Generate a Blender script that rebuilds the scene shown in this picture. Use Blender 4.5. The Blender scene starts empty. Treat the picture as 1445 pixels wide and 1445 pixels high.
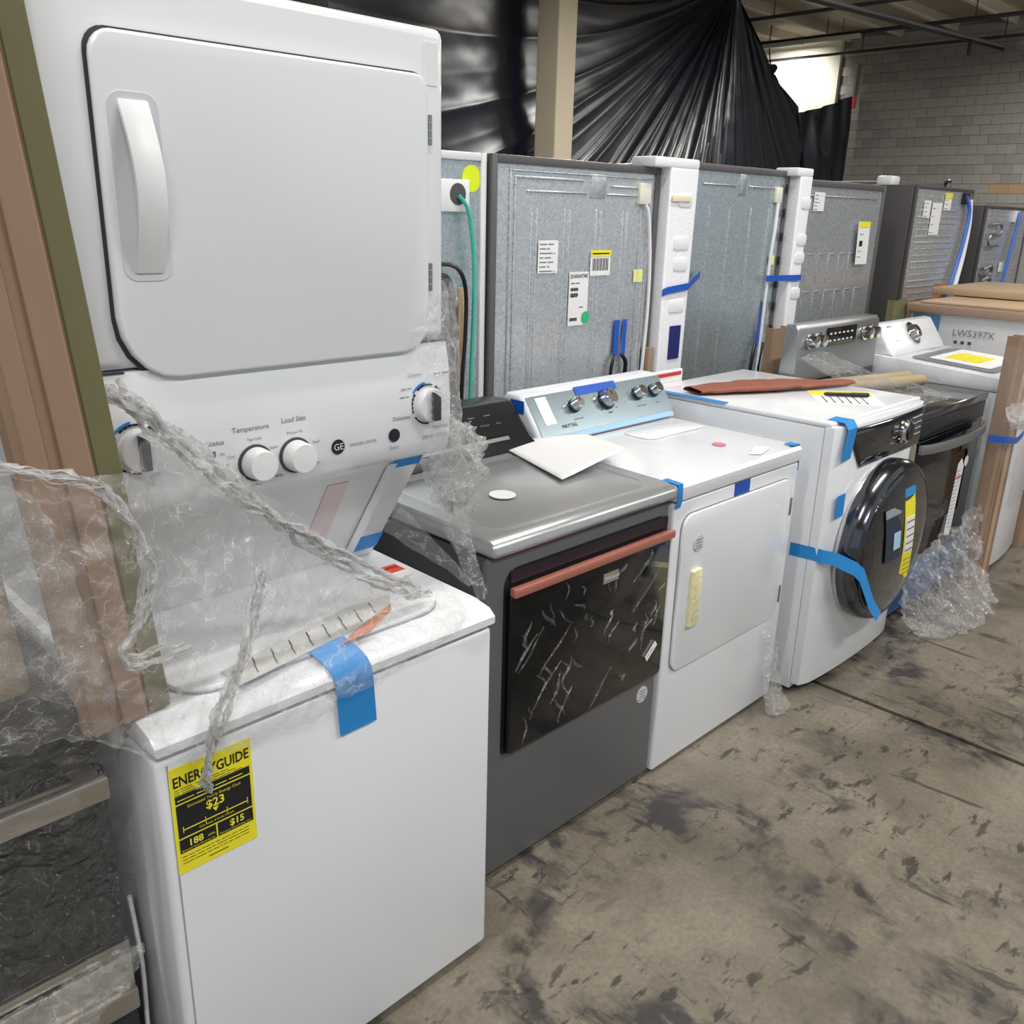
import bpy, bmesh, math, random
from mathutils import Vector, Matrix, noise
random.seed(7)
S = bpy.context.scene
C = bpy.data.collections.new('place'); S.collection.children.link(C)
PI = math.pi
V = Vector

# ---------------------------------------------------------------- camera
cam = bpy.data.objects.new('camera', bpy.data.cameras.new('camera')); C.objects.link(cam)
cam.data.sensor_width = 36; cam.data.lens = 1262.08 / 1445 * 36; cam.data.clip_end = 200; cam.data.clip_start = .02
rt = V((0.7093, -0.7044, 0.0252)); dn = V((-0.2082, -0.2435, -0.9473)); fw = V((0.6734, 0.6667, -0.3194))
m = Matrix((rt, -dn, -fw)).transposed().to_quaternion().to_matrix().to_4x4(); m.translation = V((0, 0, 1.6091))
cam.matrix_world = m
S.camera = cam
S.cycles.transparent_max_bounces = 40
# ---------------------------------------------------------------- light
S.view_settings.view_transform = 'Standard'; S.view_settings.look = 'None'
S.view_settings.gamma = 1; S.view_settings.use_curve_mapping = False
S.view_settings.exposure = 0.02
w = bpy.data.worlds.new('world'); S.world = w; w.use_nodes = True
w.node_tree.nodes['Background'].inputs[0].default_value = (.80, .90, 1, 1)
w.node_tree.nodes['Background'].inputs[1].default_value = .55
def area(name, loc, sx, sy, power, col=(1, .98, .95)):
    l = bpy.data.lights.new(name, 'AREA'); l.shape = 'RECTANGLE'; l.size = sx; l.size_y = sy; l.energy = power; l.color = col
    o = bpy.data.objects.new(name, l); C.objects.link(o); o.location = loc
    return o
UNSEEN_LAMPS = [(-1.5, -2.2), (3.2, -2.2), (8, -2.2), (-1.5, 1.0), (3.4, 1.0), (8, 6.6), (13.5, -2.2), (14, 6.6), (19.4, 3.8)]  # all unseen; those towards the back are added to brighten the background
for lx, ly in UNSEEN_LAMPS:
    area('unseen_lamp_light', (lx, ly, 4.86), 2.3, .16, 290 if ly > 3 else 95 if ly > 0 else 140)
    area('added_uplight', (lx, ly, 4.985), 2.3, .16, 130 if ly > 3 else 40).rotation_euler.x = PI  # upward light added on each lamp to brighten the ceiling

# ---------------------------------------------------------------- materials
MATS = {}
def lin(c): return tuple((x / 12.92 if x <= .04045 else ((x + .055) / 1.055) ** 2.4) for x in c)
def hexc(h): return lin(tuple(int(h[i:i + 2], 16) / 255 for i in (0, 2, 4)))
def mat(name, col, rough=.5, metal=0, bump=None, vary=None, coat=0, spec=.5, emit=None):
    """col hex; bump=(scale,strength[,stretch]); vary=(scale,amount)"""
    if name in MATS: return MATS[name]
    M = bpy.data.materials.new(name); M.use_nodes = True; MATS[name] = M
    n = M.node_tree.nodes; L = M.node_tree.links; b = n['Principled BSDF']
    c = hexc(col); b.inputs['Base Color'].default_value = (*c, 1)
    b.inputs['Roughness'].default_value = rough; b.inputs['Metallic'].default_value = metal
    b.inputs['Coat Weight'].default_value = coat; b.inputs['Specular IOR Level'].default_value = spec
    if emit: b.inputs['Emission Color'].default_value = (*c, 1); b.inputs['Emission Strength'].default_value = emit
    tc = n.new('ShaderNodeTexCoord')
    if vary:
        t = n.new('ShaderNodeTexNoise'); t.inputs['Scale'].default_value = vary[0]; t.inputs['Detail'].default_value = 5
        L.new(tc.outputs['Object'], t.inputs['Vector'])
        r = n.new('ShaderNodeMix'); r.data_type = 'RGBA'; k = vary[1]
        r.inputs['A'].default_value = (*[x * (1 - k) for x in c], 1); r.inputs['B'].default_value = (*[min(1, x * (1 + k)) for x in c], 1)
        L.new(t.outputs['Fac'], r.inputs['Factor']); L.new(r.outputs['Result'], b.inputs['Base Color'])
    if bump:
        t = n.new('ShaderNodeTexNoise'); t.inputs['Scale'].default_value = bump[0]; t.inputs['Detail'].default_value = 4
        mp = n.new('ShaderNodeMapping'); mp.inputs['Scale'].default_value = bump[2] if len(bump) > 2 else (1, 1, 1)
        L.new(tc.outputs['Object'], mp.inputs['Vector']); L.new(mp.outputs['Vector'], t.inputs['Vector'])
        u = n.new('ShaderNodeBump'); u.inputs['Strength'].default_value = bump[1]; u.inputs['Distance'].default_value = .01
        L.new(t.outputs['Fac'], u.inputs['Height']); L.new(u.outputs['Normal'], b.inputs['Normal'])
    return M
def galv(name='galvanised', base='d2d5d8', dots=False):
    if name in MATS: return MATS[name]
    M = mat(name, base, .34, .72); n = M.node_tree.nodes; L = M.node_tree.links; b = n['Principled BSDF']
    tc = n.new('ShaderNodeTexCoord'); v = n.new('ShaderNodeTexVoronoi'); v.inputs['Scale'].default_value = 150
    L.new(tc.outputs['Object'], v.inputs['Vector'])
    r = n.new('ShaderNodeMix'); r.data_type = 'RGBA'; c = hexc(base)
    r.inputs['A'].default_value = (*[x * .86 for x in c], 1); r.inputs['B'].default_value = (*[min(1, x * 1.16) for x in c], 1)
    s = n.new('ShaderNodeSeparateColor'); L.new(v.outputs['Color'], s.inputs[0]); L.new(s.outputs[0], r.inputs['Factor'])
    L.new(r.outputs['Result'], b.inputs['Base Color'])
    rr = n.new('ShaderNodeMapRange'); rr.inputs['To Min'].default_value = .26; rr.inputs['To Max'].default_value = .4
    L.new(s.outputs[1], rr.inputs['Value']); L.new(rr.outputs['Result'], b.inputs['Roughness'])
    if dots:
        v2 = n.new('ShaderNodeTexVoronoi'); v2.inputs['Scale'].default_value = 34; v2.inputs['Randomness'].default_value = 0
        L.new(tc.outputs['Object'], v2.inputs['Vector'])
        u = n.new('ShaderNodeBump'); u.inputs['Strength'].default_value = .5; u.inputs['Distance'].default_value = .008
        L.new(v2.outputs['Distance'], u.inputs['Height']); L.new(u.outputs['Normal'], b.inputs['Normal'])
    return M
def film(name='stretch_film', haze=.09, gloss=.09, scale=70, stretch=(1, 1, 1), crease=.3, rough=.14):
    if name in MATS: return MATS[name]
    M = bpy.data.materials.new(name); M.use_nodes = True; MATS[name] = M
    n = M.node_tree.nodes; L = M.node_tree.links; n.remove(n['Principled BSDF']); out = n['Material Output']
    tc = n.new('ShaderNodeTexCoord'); mp = n.new('ShaderNodeMapping'); mp.inputs['Scale'].default_value = stretch
    L.new(tc.outputs['Object'], mp.inputs['Vector'])
    def N(sc, det, dist):
        t = n.new('ShaderNodeTexNoise'); t.inputs['Scale'].default_value = sc; t.inputs['Detail'].default_value = det; t.inputs['Distortion'].default_value = dist
        L.new(mp.outputs['Vector'], t.inputs['Vector']); return t
    def math_(op, a, b=None, c=None, clamp=False):
        q = n.new('ShaderNodeMath'); q.operation = op; q.use_clamp = clamp
        for i, v in enumerate((a, b, c)):
            if v is None: continue
            if isinstance(v, (int, float)): q.inputs[i].default_value = v
            else: L.new(v, q.inputs[i])
        return q.outputs[0]
    def ridge_(t):   # sharp crest where the noise passes its middle value
        return math_('SUBTRACT', 1.0, math_('MULTIPLY', math_('ABSOLUTE', math_('SUBTRACT', t.outputs['Fac'], .5)), 5.0), clamp=True)
    n1, n2 = N(scale * .5, 6, .3), N(scale * 2.2, 2, 0)
    hgt = math_('MULTIPLY_ADD', n2.outputs['Fac'], .22, n1.outputs['Fac'])
    u = n.new('ShaderNodeBump'); u.inputs['Strength'].default_value = 1; u.inputs['Distance'].default_value = .022
    L.new(hgt, u.inputs['Height'])
    g = n.new('ShaderNodeBsdfGlossy'); g.inputs['Roughness'].default_value = rough; L.new(u.outputs['Normal'], g.inputs['Normal'])
    tr = n.new('ShaderNodeBsdfTransparent'); df = n.new('ShaderNodeBsdfDiffuse'); df.inputs[0].default_value = (.9, .9, .9, 1)
    tl = n.new('ShaderNodeBsdfTranslucent'); tl.inputs[0].default_value = (.9, .9, .9, 1)
    hz = n.new('ShaderNodeMixShader'); L.new(df.outputs[0], hz.inputs[1]); L.new(tl.outputs[0], hz.inputs[2])
    lw = n.new('ShaderNodeLayerWeight'); lw.inputs[0].default_value = .25; L.new(u.outputs['Normal'], lw.inputs['Normal'])
    fac = math_('MULTIPLY_ADD', math_('POWER', lw.outputs['Facing'], 2.0), .3, gloss, True)
    m1 = n.new('ShaderNodeMixShader'); L.new(fac, m1.inputs[0]); L.new(tr.outputs[0], m1.inputs[1]); L.new(g.outputs[0], m1.inputs[2])
    cr = math_('MULTIPLY_ADD', math_('POWER', ridge_(N(scale * .3, 6, .2)), 14.0), crease, haze, True)
    m2 = n.new('ShaderNodeMixShader'); L.new(cr, m2.inputs[0]); L.new(m1.outputs[0], m2.inputs[1]); L.new(hz.outputs[0], m2.inputs[2])
    L.new(m2.outputs[0], out.inputs['Surface'])
    return M
WHITE = mat('white_enamel', 'e4e6ea', .22, coat=.3)
WPLASTIC = mat('white_plastic', 'e6e7e9', .35)
OFFW = mat('off_white_plastic', 'dedfdf', .3)
SLATE = mat('slate_paint', '66676a', .36, .25, vary=(3, .06))
SLATED = mat('slate_side', '4a4b50', .4, .4)
STEEL = mat('brushed_steel', 'b9b4aa', .28, .95, bump=(30, .08, (1, 1, 40)))
STEELG = mat('stainless_grey', 'a5a7a8', .3, .9, bump=(30, .06, (1, 1, 40)))
BLACKG = mat('black_glass', '0c0d10', .08, spec=.35)
BLACKP = mat('black_plastic', '15161a', .3)
DARK = mat('dark_void', '101114', .6)
CHROME = mat('chrome', 'd8d8da', .1, 1)
GAP = mat('dark_gap', '33363f', .7)
INK = mat('black_ink', '17171a', .6)
GREYINK = mat('grey_ink', '6c7078', .6)
PAPER = mat('white_paper', 'e8e8e8', .7)
YEL = mat('yellow_label', 'f0e52c', .5)
YINK = mat('yellow_print', 'ece23a', .5)
BTAPE = mat('blue_tape', '2389d2', .55, bump=(120, .15))
DBTAPE = mat('deep_blue_tape', '1553b8', .45)
CARD = mat('cardboard', '957b66', .8, vary=(6, .1))
CARDL = mat('light_cardboard', 'b29a7e', .8, vary=(8, .1))
OLIVE = mat('olive_board', '6e6a4a', .75, vary=(8, .1))
FOAM = mat('white_foam', 'e9e9ee', .8, bump=(90, .2))
CASE = mat('graphite_case', '5d5b5c', .4, .2)
FILM = film(); FILMH = film('dense_film', .34, .16, 95, crease=.25); FILMS = film('stretched_film', .004, .09, 60, (1, 1, 3), .05, .09); FILMM = film('loose_film', .15, .14, 90, crease=.25)

# ---------------------------------------------------------------- builders
LEGIBLE = {'ENERGYGUIDE', '$23', '$15', '188', 'kWh', 'Temperature', 'Load Size', 'Status', 'WASHER | DRYER', 'Start', 'Delicates', 'GE', 'Shipping Rod', 'MAYTAG', 'Whirlpool',
           'QUARANTINE', 'LW5397X', 'Tap Cold', 'Precise Fill', 'Small', 'Medium', 'Large', 'Super', 'Cool', 'Cold', 'Warm', 'Colors', 'DRYER CYCLE', 'Cottons', 'Timed Dry', 'On', 'Wash', 'Rinse',
           'Estimated Yearly Energy Cost', 'Estimated Yearly Electricity Use', 'Cost Range of Similar Models'}
class B:
    def __init__(s): s.bm = bmesh.new()
    def box(s, x0, x1, y0, y1, z0, z1, bev=0, seg=2):
        r = bmesh.ops.create_cube(s.bm, size=1); vs = r['verts']
        bmesh.ops.scale(s.bm, vec=(x1 - x0, y1 - y0, z1 - z0), verts=vs)
        bmesh.ops.translate(s.bm, vec=((x0 + x1) / 2, (y0 + y1) / 2, (z0 + z1) / 2), verts=vs)
        if bev:
            es = list({e for v in vs for e in v.link_edges})
            bmesh.ops.bevel(s.bm, geom=es, offset=bev, segments=seg, affect='EDGES', profile=.5)
        return s
    def prism(s, pts, axis, a, b, bev=0, seg=2):
        """pts 2D loop; axis 'x': (y,z) loop extruded x a..b; 'y': (x,z); 'z': (x,y)"""
        def mk(p, t): return {'x': (t, p[0], p[1]), 'y': (p[0], t, p[1]), 'z': (p[0], p[1], t)}[axis]
        v0 = [s.bm.verts.new(mk(p, a)) for p in pts]; v1 = [s.bm.verts.new(mk(p, b)) for p in pts]
        n = len(pts); fs = [s.bm.faces.new(v0), s.bm.faces.new(v1[::-1])]
        for i in range(n): fs.append(s.bm.faces.new((v0[i], v1[i], v1[(i + 1) % n], v0[(i + 1) % n])))
        bmesh.ops.recalc_face_normals(s.bm, faces=fs)
        if bev:
            es = [e for e in fs[0].edges] + [e for e in fs[1].edges]
            bmesh.ops.bevel(s.bm, geom=es, offset=bev, segments=seg, affect='EDGES', profile=.5)
        return s
    def rr(s, x0, x1, z0, z1, y0, y1, r=.02, axis='y', bev=0, n=5):
        return s.prism(rrpts(x0, x1, z0, z1, r, n), axis, y0, y1, bev)
    def lathe(s, prof, c, ax, n=28):
        """prof [(r,h)], about axis vector ax from c"""
        ax = V(ax).normalized(); q = V((0, 0, 1)).rotation_difference(ax); rings = []
        for r, h in prof:
            rings.append([s.bm.verts.new(V(c) + q @ V((r * math.cos(2 * PI * i / n), r * math.sin(2 * PI * i / n), h))) for i in range(n)])
        fs = []
        for k in range(len(rings) - 1):
            for i in range(n): fs.append(s.bm.faces.new((rings[k][i], rings[k][(i + 1) % n], rings[k + 1][(i + 1) % n], rings[k + 1][i])))
        for rg in (rings[0][::-1], rings[-1]):
            try: fs.append(s.bm.faces.new(rg))
            except ValueError: pass
        bmesh.ops.recalc_face_normals(s.bm, faces=fs)
        return s
    def tube(s, path, r, n=8, smooth=4):
        P_ = [V(p) for p in path]
        if smooth and len(P_) > 2:
            Q = []
            for i in range(len(P_) - 1):
                p0, p1, p2, p3 = P_[max(i - 1, 0)], P_[i], P_[i + 1], P_[min(i + 2, len(P_) - 1)]
                for k in range(smooth):
                    t = k / smooth
                    Q.append(.5 * ((2 * p1) + (p2 - p0) * t + (2 * p0 - 5 * p1 + 4 * p2 - p3) * t * t + (3 * p1 - p0 - 3 * p2 + p3) * t ** 3))
            P_ = Q + [P_[-1]]
        rings = []
        for i, p in enumerate(P_):
            d = (P_[min(i + 1, len(P_) - 1)] - P_[max(i - 1, 0)]).normalized()
            a = d.orthogonal().normalized() if i == 0 else (a - d * a.dot(d)).normalized()
            b = d.cross(a); rr_ = r(i / (len(P_) - 1)) if callable(r) else r
            rings.append([s.bm.verts.new(p + rr_ * (a * math.cos(2 * PI * k / n) + b * math.sin(2 * PI * k / n))) for k in range(n)])
        for k in range(len(rings) - 1):
            for i in range(n): s.bm.faces.new((rings[k][i], rings[k][(i + 1) % n], rings[k + 1][(i + 1) % n], rings[k + 1][i]))
        s.bm.faces.new(rings[0][::-1]); s.bm.faces.new(rings[-1])
        return s
    def ribbon(s, pts, side, w, t=.0012):
        """pts polyline of the centre line, side = width direction(s), real thickness t"""
        n = len(pts); sd = side if isinstance(side, list) else [side] * n; L_ = []
        for i, p in enumerate(pts):
            p = V(p); d = (V(pts[min(i + 1, n - 1)]) - V(pts[max(i - 1, 0)])).normalized(); u = V(sd[i]).normalized() * w / 2
            nn = d.cross(u).normalized() * t
            L_.append([s.bm.verts.new(q) for q in (p - u - nn / 2, p + u - nn / 2, p + u + nn / 2, p - u + nn / 2)])
        for i in range(n - 1):
            for k in range(4): s.bm.faces.new((L_[i][k], L_[i][(k + 1) % 4], L_[i + 1][(k + 1) % 4], L_[i + 1][k]))
        s.bm.faces.new(L_[0][::-1]); s.bm.faces.new(L_[-1])
        bmesh.ops.recalc_face_normals(s.bm, faces=s.bm.faces[:])
        return s
    def grid(s, fn, nu, nv):
        g = [[s.bm.verts.new(fn(i / (nu - 1), j / (nv - 1))) for j in range(nv)] for i in range(nu)]
        for i in range(nu - 1):
            for j in range(nv - 1): s.bm.faces.new((g[i][j], g[i + 1][j], g[i + 1][j + 1], g[i][j + 1]))
        return s
    def text(s, txt, size, o, xd=(1, 0, 0), yd=(0, 0, 1), center=False, bold=0, fit=None):
        vs, fs, wd = text_geo(txt, bold); kx = fit / (wd * size) if fit else 1; xd = V(xd).normalized(); yd = V(yd).normalized(); o = V(o)
        sh = -wd / 2 if center else 0
        if txt not in LEGIBLE:                       # print too small to read in the photograph: one dash per word
            x = 0; tot = len(txt)
            for wrd in txt.split(' '):
                if wrd:
                    a_, b_ = wd * x / tot, wd * (x + len(wrd)) / tot
                    q = [s.bm.verts.new(o + size * ((px + sh) * kx * xd + py * yd)) for px, py in ((a_, .15), (b_, .15), (b_, .42), (a_, .42))]
                    s.bm.faces.new(q)
                x += len(wrd) + 1
            return s
        nv = [s.bm.verts.new(o + size * ((x + sh) * kx * xd + y * yd)) for x, y in vs]
        for f in fs:
            try: s.bm.faces.new([nv[i] for i in f])
            except ValueError: pass
        return s
    def done(s, name, m, parent=None, smooth=True, loc=None, angle=35):
        me = bpy.data.meshes.new(name); o0 = V(parent['_o']) if parent is not None and '_o' in parent else (V(loc) if loc else V())
        bmesh.ops.translate(s.bm, vec=-o0, verts=s.bm.verts[:])
        s.bm.to_mesh(me); s.bm.free(); me.materials.append(m)
        if smooth:
            me.shade_smooth()
            me.set_sharp_from_angle(angle=math.radians(angle))
        o = bpy.data.objects.new(name, me); C.objects.link(o)
        if parent is not None: o.parent = parent; o['_o'] = tuple(o0)
        elif loc: o.location = loc; o['_o'] = tuple(o0)
        return o
_T = {}
def text_geo(t, bold=0):
    if (t, bold) not in _T:
        cu = bpy.data.curves.new('t', 'FONT'); cu.body = t; cu.resolution_u = 2; cu.offset = bold
        o = bpy.data.objects.new('t', cu); C.objects.link(o); dg = bpy.context.evaluated_depsgraph_get()
        me = bpy.data.meshes.new_from_object(o.evaluated_get(dg))
        vs = [(v.co.x, v.co.y) for v in me.vertices]; fs = [tuple(p.vertices) for p in me.polygons]
        _T[t, bold] = (vs, fs, max([v[0] for v in vs] or [0]))
        bpy.data.objects.remove(o); bpy.data.meshes.remove(me); bpy.data.curves.remove(cu)
    return _T[t, bold]
def rrpts(x0, x1, z0, z1, r, n=5):
    rs = r if isinstance(r, (tuple, list)) else (r, r, r, r); out = []   # BL BR TR TL
    for (cx, cz, a0), q in zip([(x0, z0, PI), (x1, z0, 1.5 * PI), (x1, z1, 0), (x0, z1, .5 * PI)], rs):
        ox = cx + (q if cx == x0 else -q); oz = cz + (q if cz == z0 else -q)
        for k in range(n + 1):
            a = a0 + k / n * PI / 2; out.append((ox + q * math.cos(a), oz + q * math.sin(a)))
    return out
def tag(o, label=None, cat=None, group=None, kind=None):
    for k, v in (('label', label), ('category', cat), ('group', group), ('kind', kind)):
        if v: o[k] = v
    return o
def thing(name, label, cat, loc, group=None):
    o = bpy.data.objects.new(name, None); C.objects.link(o); o.location = loc; o['_o'] = tuple(loc); o.empty_display_size = .1
    return tag(o, label, cat, group)
def lerp(a, b2, t): return a + (b2 - a) * t
def nz(x, y, z, k=1): return noise.noise(V((x * k, y * k, z * k)))
def ridge(x, y, z, k=1): return 1 - abs(noise.noise(V((x * k, y * k, z * k)))) * 2

# ================================================================= THE SETTING
def concrete():
    M = mat('stained_concrete', '8d8577', .38); n = M.node_tree.nodes; L = M.node_tree.links; b = n['Principled BSDF']
    tc = n.new('ShaderNodeTexCoord')
    def N(scale, det, dist=0, st=(1, 1, 1)):
        mp = n.new('ShaderNodeMapping'); mp.inputs['Scale'].default_value = st; L.new(tc.outputs['Object'], mp.inputs['Vector'])
        t = n.new('ShaderNodeTexNoise'); t.inputs['Scale'].default_value = scale; t.inputs['Detail'].default_value = det; t.inputs['Distortion'].default_value = dist
        t.inputs['Roughness'].default_value = .65
        L.new(mp.outputs['Vector'], t.inputs['Vector']); return t
    def ramp(t, p0, p1, c0, c1):
        r = n.new('ShaderNodeValToRGB'); r.color_ramp.elements[0].position = p0; r.color_ramp.elements[1].position = p1
        r.color_ramp.elements[0].color = (*c0, 1); r.color_ramp.elements[1].color = (*c1, 1); L.new(t.outputs['Fac'], r.inputs[0]); return r
    base = ramp(N(1.6, 9, .4), .3, .72, hexc('554f43'), hexc('92897a'))
    fine = ramp(N(70, 5), .35, .7, (.78, .78, .78), (1.1, 1.1, 1.1))
    mx = n.new('ShaderNodeMix'); mx.data_type = 'RGBA'; mx.blend_type = 'MULTIPLY'; mx.inputs['Factor'].default_value = 1
    L.new(base.outputs[0], mx.inputs['A']); L.new(fine.outputs[0], mx.inputs['B'])
    cur = mx.outputs['Result']
    def both(a_, b_):
        q = n.new('ShaderNodeMath'); q.operation = 'MULTIPLY'; L.new(a_.outputs[0], q.inputs[0]); L.new(b_.outputs[0], q.inputs[1]); return q
    K, W = (0, 0, 0), (1, 1, 1)
    st0 = ramp(N(4.5, 8, .8), .48, .72, K, W)                                                       # brown grime
    st1 = both(ramp(N(1.9, 4, .5), .49, .60, K, W), ramp(N(9, 12, .3, (1, .6, 1)), .46, .56, K, W))    # rubber smears
    st2 = both(ramp(N(2.6, 3, .3), .40, .55, K, W), ramp(N(24, 9, .3, (.4, 1, 1)), .56, .61, K, W))     # scuffs
    st3 = ramp(N(14, 10, .6, (1, .16, 1)), .62, .65, K, W)                                           # long scratches
    for s_, col, k in ((st0, '544d41', .5), (st1, '26252a', .85), (st2, '2b2926', .8), (st3, '2b2a28', .7)):
        q = n.new('ShaderNodeMix'); q.data_type = 'RGBA'; q.inputs['B'].default_value = (*hexc(col), 1)
        mm = n.new('ShaderNodeMath'); mm.operation = 'MULTIPLY'; mm.inputs[1].default_value = k; L.new(s_.outputs[0], mm.inputs[0])
        L.new(mm.outputs[0], q.inputs['Factor']); L.new(cur, q.inputs['A']); cur = q.outputs['Result']
    L.new(cur, b.inputs['Base Color'])
    rr = n.new('ShaderNodeMapRange'); rr.inputs['To Min'].default_value = .3; rr.inputs['To Max'].default_value = .55
    L.new(N(5, 4).outputs['Fac'], rr.inputs['Value']); L.new(rr.outputs['Result'], b.inputs['Roughness'])
    return M
CON = concrete()
# floor in two pours with a saw-cut joint between them at x = 2.866
fl = B().box(-9, 2.855, -9, 15, -.12, 0).done('floor', CON, smooth=False); tag(fl, kind='structure')
o = B().box(2.877, 24, -9, 15, -.12, 0).done('slab', CON, fl, False)
o = B().box(2.855, 2.877, -9, 15, -.12, -.008).done('joint', mat('joint_dirt', '2b2823', .8), fl, False)
CEIL = mat('ceiling_concrete', 'a59d8b', .8, vary=(1.2, .25)); CEILW = mat('ceiling_edge', 'c9c2b2', .7)
ce = B().box(-9, 22.3, -9, 15, 5.75, 5.9).done('ceiling', CEIL, smooth=False); tag(ce, kind='structure')
for k in range(14):
    y = 12.25 - 1.19 * k
    o = B().prism([(y - .10, 5.75), (y - .05, 5.57), (y + .05, 5.57), (y + .10, 5.75)], 'x', -9, 22).done('beam', CEIL, ce, False)
    B().box(-9, 22, y - .05, y + .05, 5.545, 5.5695).done('beam_edge', CEILW, o, False)
# end wall of concrete blocks
BLK = mat('block_grey', '8d8b86', .85, bump=(40, .4), vary=(1.5, .12)); MORT = mat('mortar', '787672', .9)
wr = B().box(22.02, 22.3, -9, 11.2, 0, 5.75).done('wall_right', MORT, smooth=False); tag(wr, kind='structure')
bm_ = B().box(21.995, 22.03, -.1975, .1975, -.0972, .0972, .003, 1); blk = bm_.done('block', BLK, wr, False)
BLK2 = mat('block_tan', 'a58a68', .85, vary=(3, .1)); BLK3 = mat('block_dark', '888682', .85, bump=(40, .4), vary=(2, .15)); BLK4 = mat('block_light', '93918c', .85, bump=(40, .4), vary=(2, .1))
first = True
for r in range(20):
    z = 1.72 + r * .2
    for c in range(15):
        y = 11.0 - c * .4 - (.2 if r % 2 else 0)
        if y < 5.1: continue
        if first: q = blk; first = False
        else: q = blk.copy(); C.objects.link(q)
        q.location = (0, y, z)
        k = random.random(); mm = BLK3 if k < .22 else BLK4 if k < .45 else None
        if r == 3 and abs(y - 7.0) < .21: mm = BLK2
        if mm: q.material_slots[0].link = 'OBJECT'; q.material_slots[0].material = mm
# lower and outer parts of that wall: courses beyond what can be told apart
o = B().box(22.0, 22.03, -9, 4.9, 0, 5.75).done('plain_course', BLK, wr, False)
o = B().box(22.0, 22.03, 4.9, 11.2, 0, 1.62).done('plain_course', BLK, wr, False)
WALLW = mat('white_wall_paint', 'd9d6cb', .8)
o = B().box(21.9, 22.3, 11.2, 15, 0, 5.75).done('wall_far', WALLW, smooth=False); tag(o, kind='structure')
o = B().box(-9, 22, 14.8, 15, 0, 5.75).done('wall_back', WALLW, smooth=False); tag(o, kind='structure')
# column
col = thing('concrete_column', 'square pale concrete column standing before the black sheeting', 'column', (10.9, 10.1, 0))
B().box(10.701, 11.105, 9.9, 10.33, 0, 5.57, .02).done('shaft', mat('column_concrete', 'b3a893', .8, vary=(2, .1)), col, False)
B().box(10.66, 11.15, 9.86, 10.37, 5.2, 5.57, .01).done('capital', CEIL, col, False)
# pipes under the ceiling
PIPE = mat('dark_pipe', '33323a', .5)
for k, (x, z, r) in enumerate([(17.4, 5.32, .035), (19.6, 5.28, .04), (21.3, 5.2, .03)]):
    p = thing('sprinkler_pipe', ['dark ceiling pipe running nearest the hanging black sheet', 'dark ceiling pipe crossing the slanting twin pipe', 'thin dark ceiling pipe running along the block wall top'][k], 'pipe', (x, 6, z))
    B().tube([(x, -6, z), (x, 14, z)], r, 8, 0).done('run', PIPE, p)
    for y in range(-5, 14, 3):
        B().tube([(x, y + .4, z), (x, y + .4, 5.6)], .012, 6, 0).done('hanger', PIPE, p)
p = thing('conduit_pair', 'thick dark twin pipe slanting across the ceiling to the block wall', 'pipe', (16, 7.5, 5.35))
B().tube([(12, 9.2, 5.14), (21.9, 7.6, 5.08)], .045, 10, 0).done('run', PIPE, p)
B().tube([(12, 9.0, 5.12), (21.9, 7.4, 5.06)], .03, 10, 0).done('run', mat('grey_pipe', '77767c', .45), p)
B().tube([(20.5, 7.75, 5.08), (20.5, 7.75, 4.8)], .04, 8, 0).done('drop', PIPE, p)
p = thing('strip_fixture', 'long unlit white strip fixture hung below the ceiling beams', 'light fixture', (19.5, 11.2, 5.2))
B().box(19.45, 19.55, 9.6, 12.8, 5.16, 5.24, .01).done('housing', mat('fixture_white', 'cfcabc', .5), p)
for y in (10, 12.4): B().tube([(19.5, y, 5.2), (19.5, y, 5.6)], .008, 6, 0).done('hanger', PIPE, p)
# flood lamp lighting the white wall
fl_ = thing('flood_lamp', 'small bright flood lamp shining on the white end wall', 'lamp', (20.4, 12.1, 4.86))
B().lathe([(.02, -.10), (.08, -.08), (.13, 0), (.135, .01)], (20.4, 12.1, 4.86), (1, .1, -.35), 16).done('shade', PIPE, fl_)
B().lathe([(.12, 0), (.115, .05), (.07, .11), (0, .13)], (20.4, 12.1, 4.86), (1, .1, -.35), 16).done('lens', mat('lamp_lens', 'fff4de', .3, emit=25), fl_)
B().tube([(20.35, 12.1, 4.9), (20.2, 12.1, 5.3), (20.2, 12.1, 5.76)], .015, 6).done('bracket', PIPE, fl_)
sp = bpy.data.lights.new('flood_light', 'SPOT'); sp.energy = 850; sp.spot_size = 1.9; sp.spot_blend = .7; sp.color = (1, .96, .88); sp.shadow_soft_size = .1
so = bpy.data.objects.new('flood_light', sp); C.objects.link(so); so.location = (20.48, 12.1, 4.83)
so.rotation_euler = V((1, .12, -.3)).to_track_quat('-Z', 'Y').to_euler()
# post with red exit lamp at the wall
p = thing('exit_post', 'pale conduit post with a small red lamp by the block wall', 'post', (21.8, 10.75, 4.2))
B().tube([(21.95, 10.8, 5.05), (21.95, 10.8, 4.35)], .05, 8, 0).done('conduit', mat('pale_conduit', 'a8a6a2', .5), p)
B().box(21.93, 21.996, 10.76, 10.84, 4.12, 4.36, .01).done('red_lamp', mat('red_lamp', 'd8123a', .4, emit=.4), p)
# unseen ceiling lights; the rear ones added to brighten the column and block wall
for k, (lx, ly) in enumerate(UNSEEN_LAMPS):
    p = thing('unseen_ceiling_light', 'unseen long white linear light placed overhead to light the place', 'ceiling light', (lx, ly, 4.9), 'unseen linear lights placed overhead')
    B().box(lx - 1.2, lx + 1.2, ly - .1, ly + .1, 4.88, 4.97, .01).done('housing', WPLASTIC, p)
    for dx in (-.9, .9): B().tube([(lx + dx, ly, 4.97), (lx + dx, ly, 5.75)], .006, 6, 0).done('hanger', PIPE, p)

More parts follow.
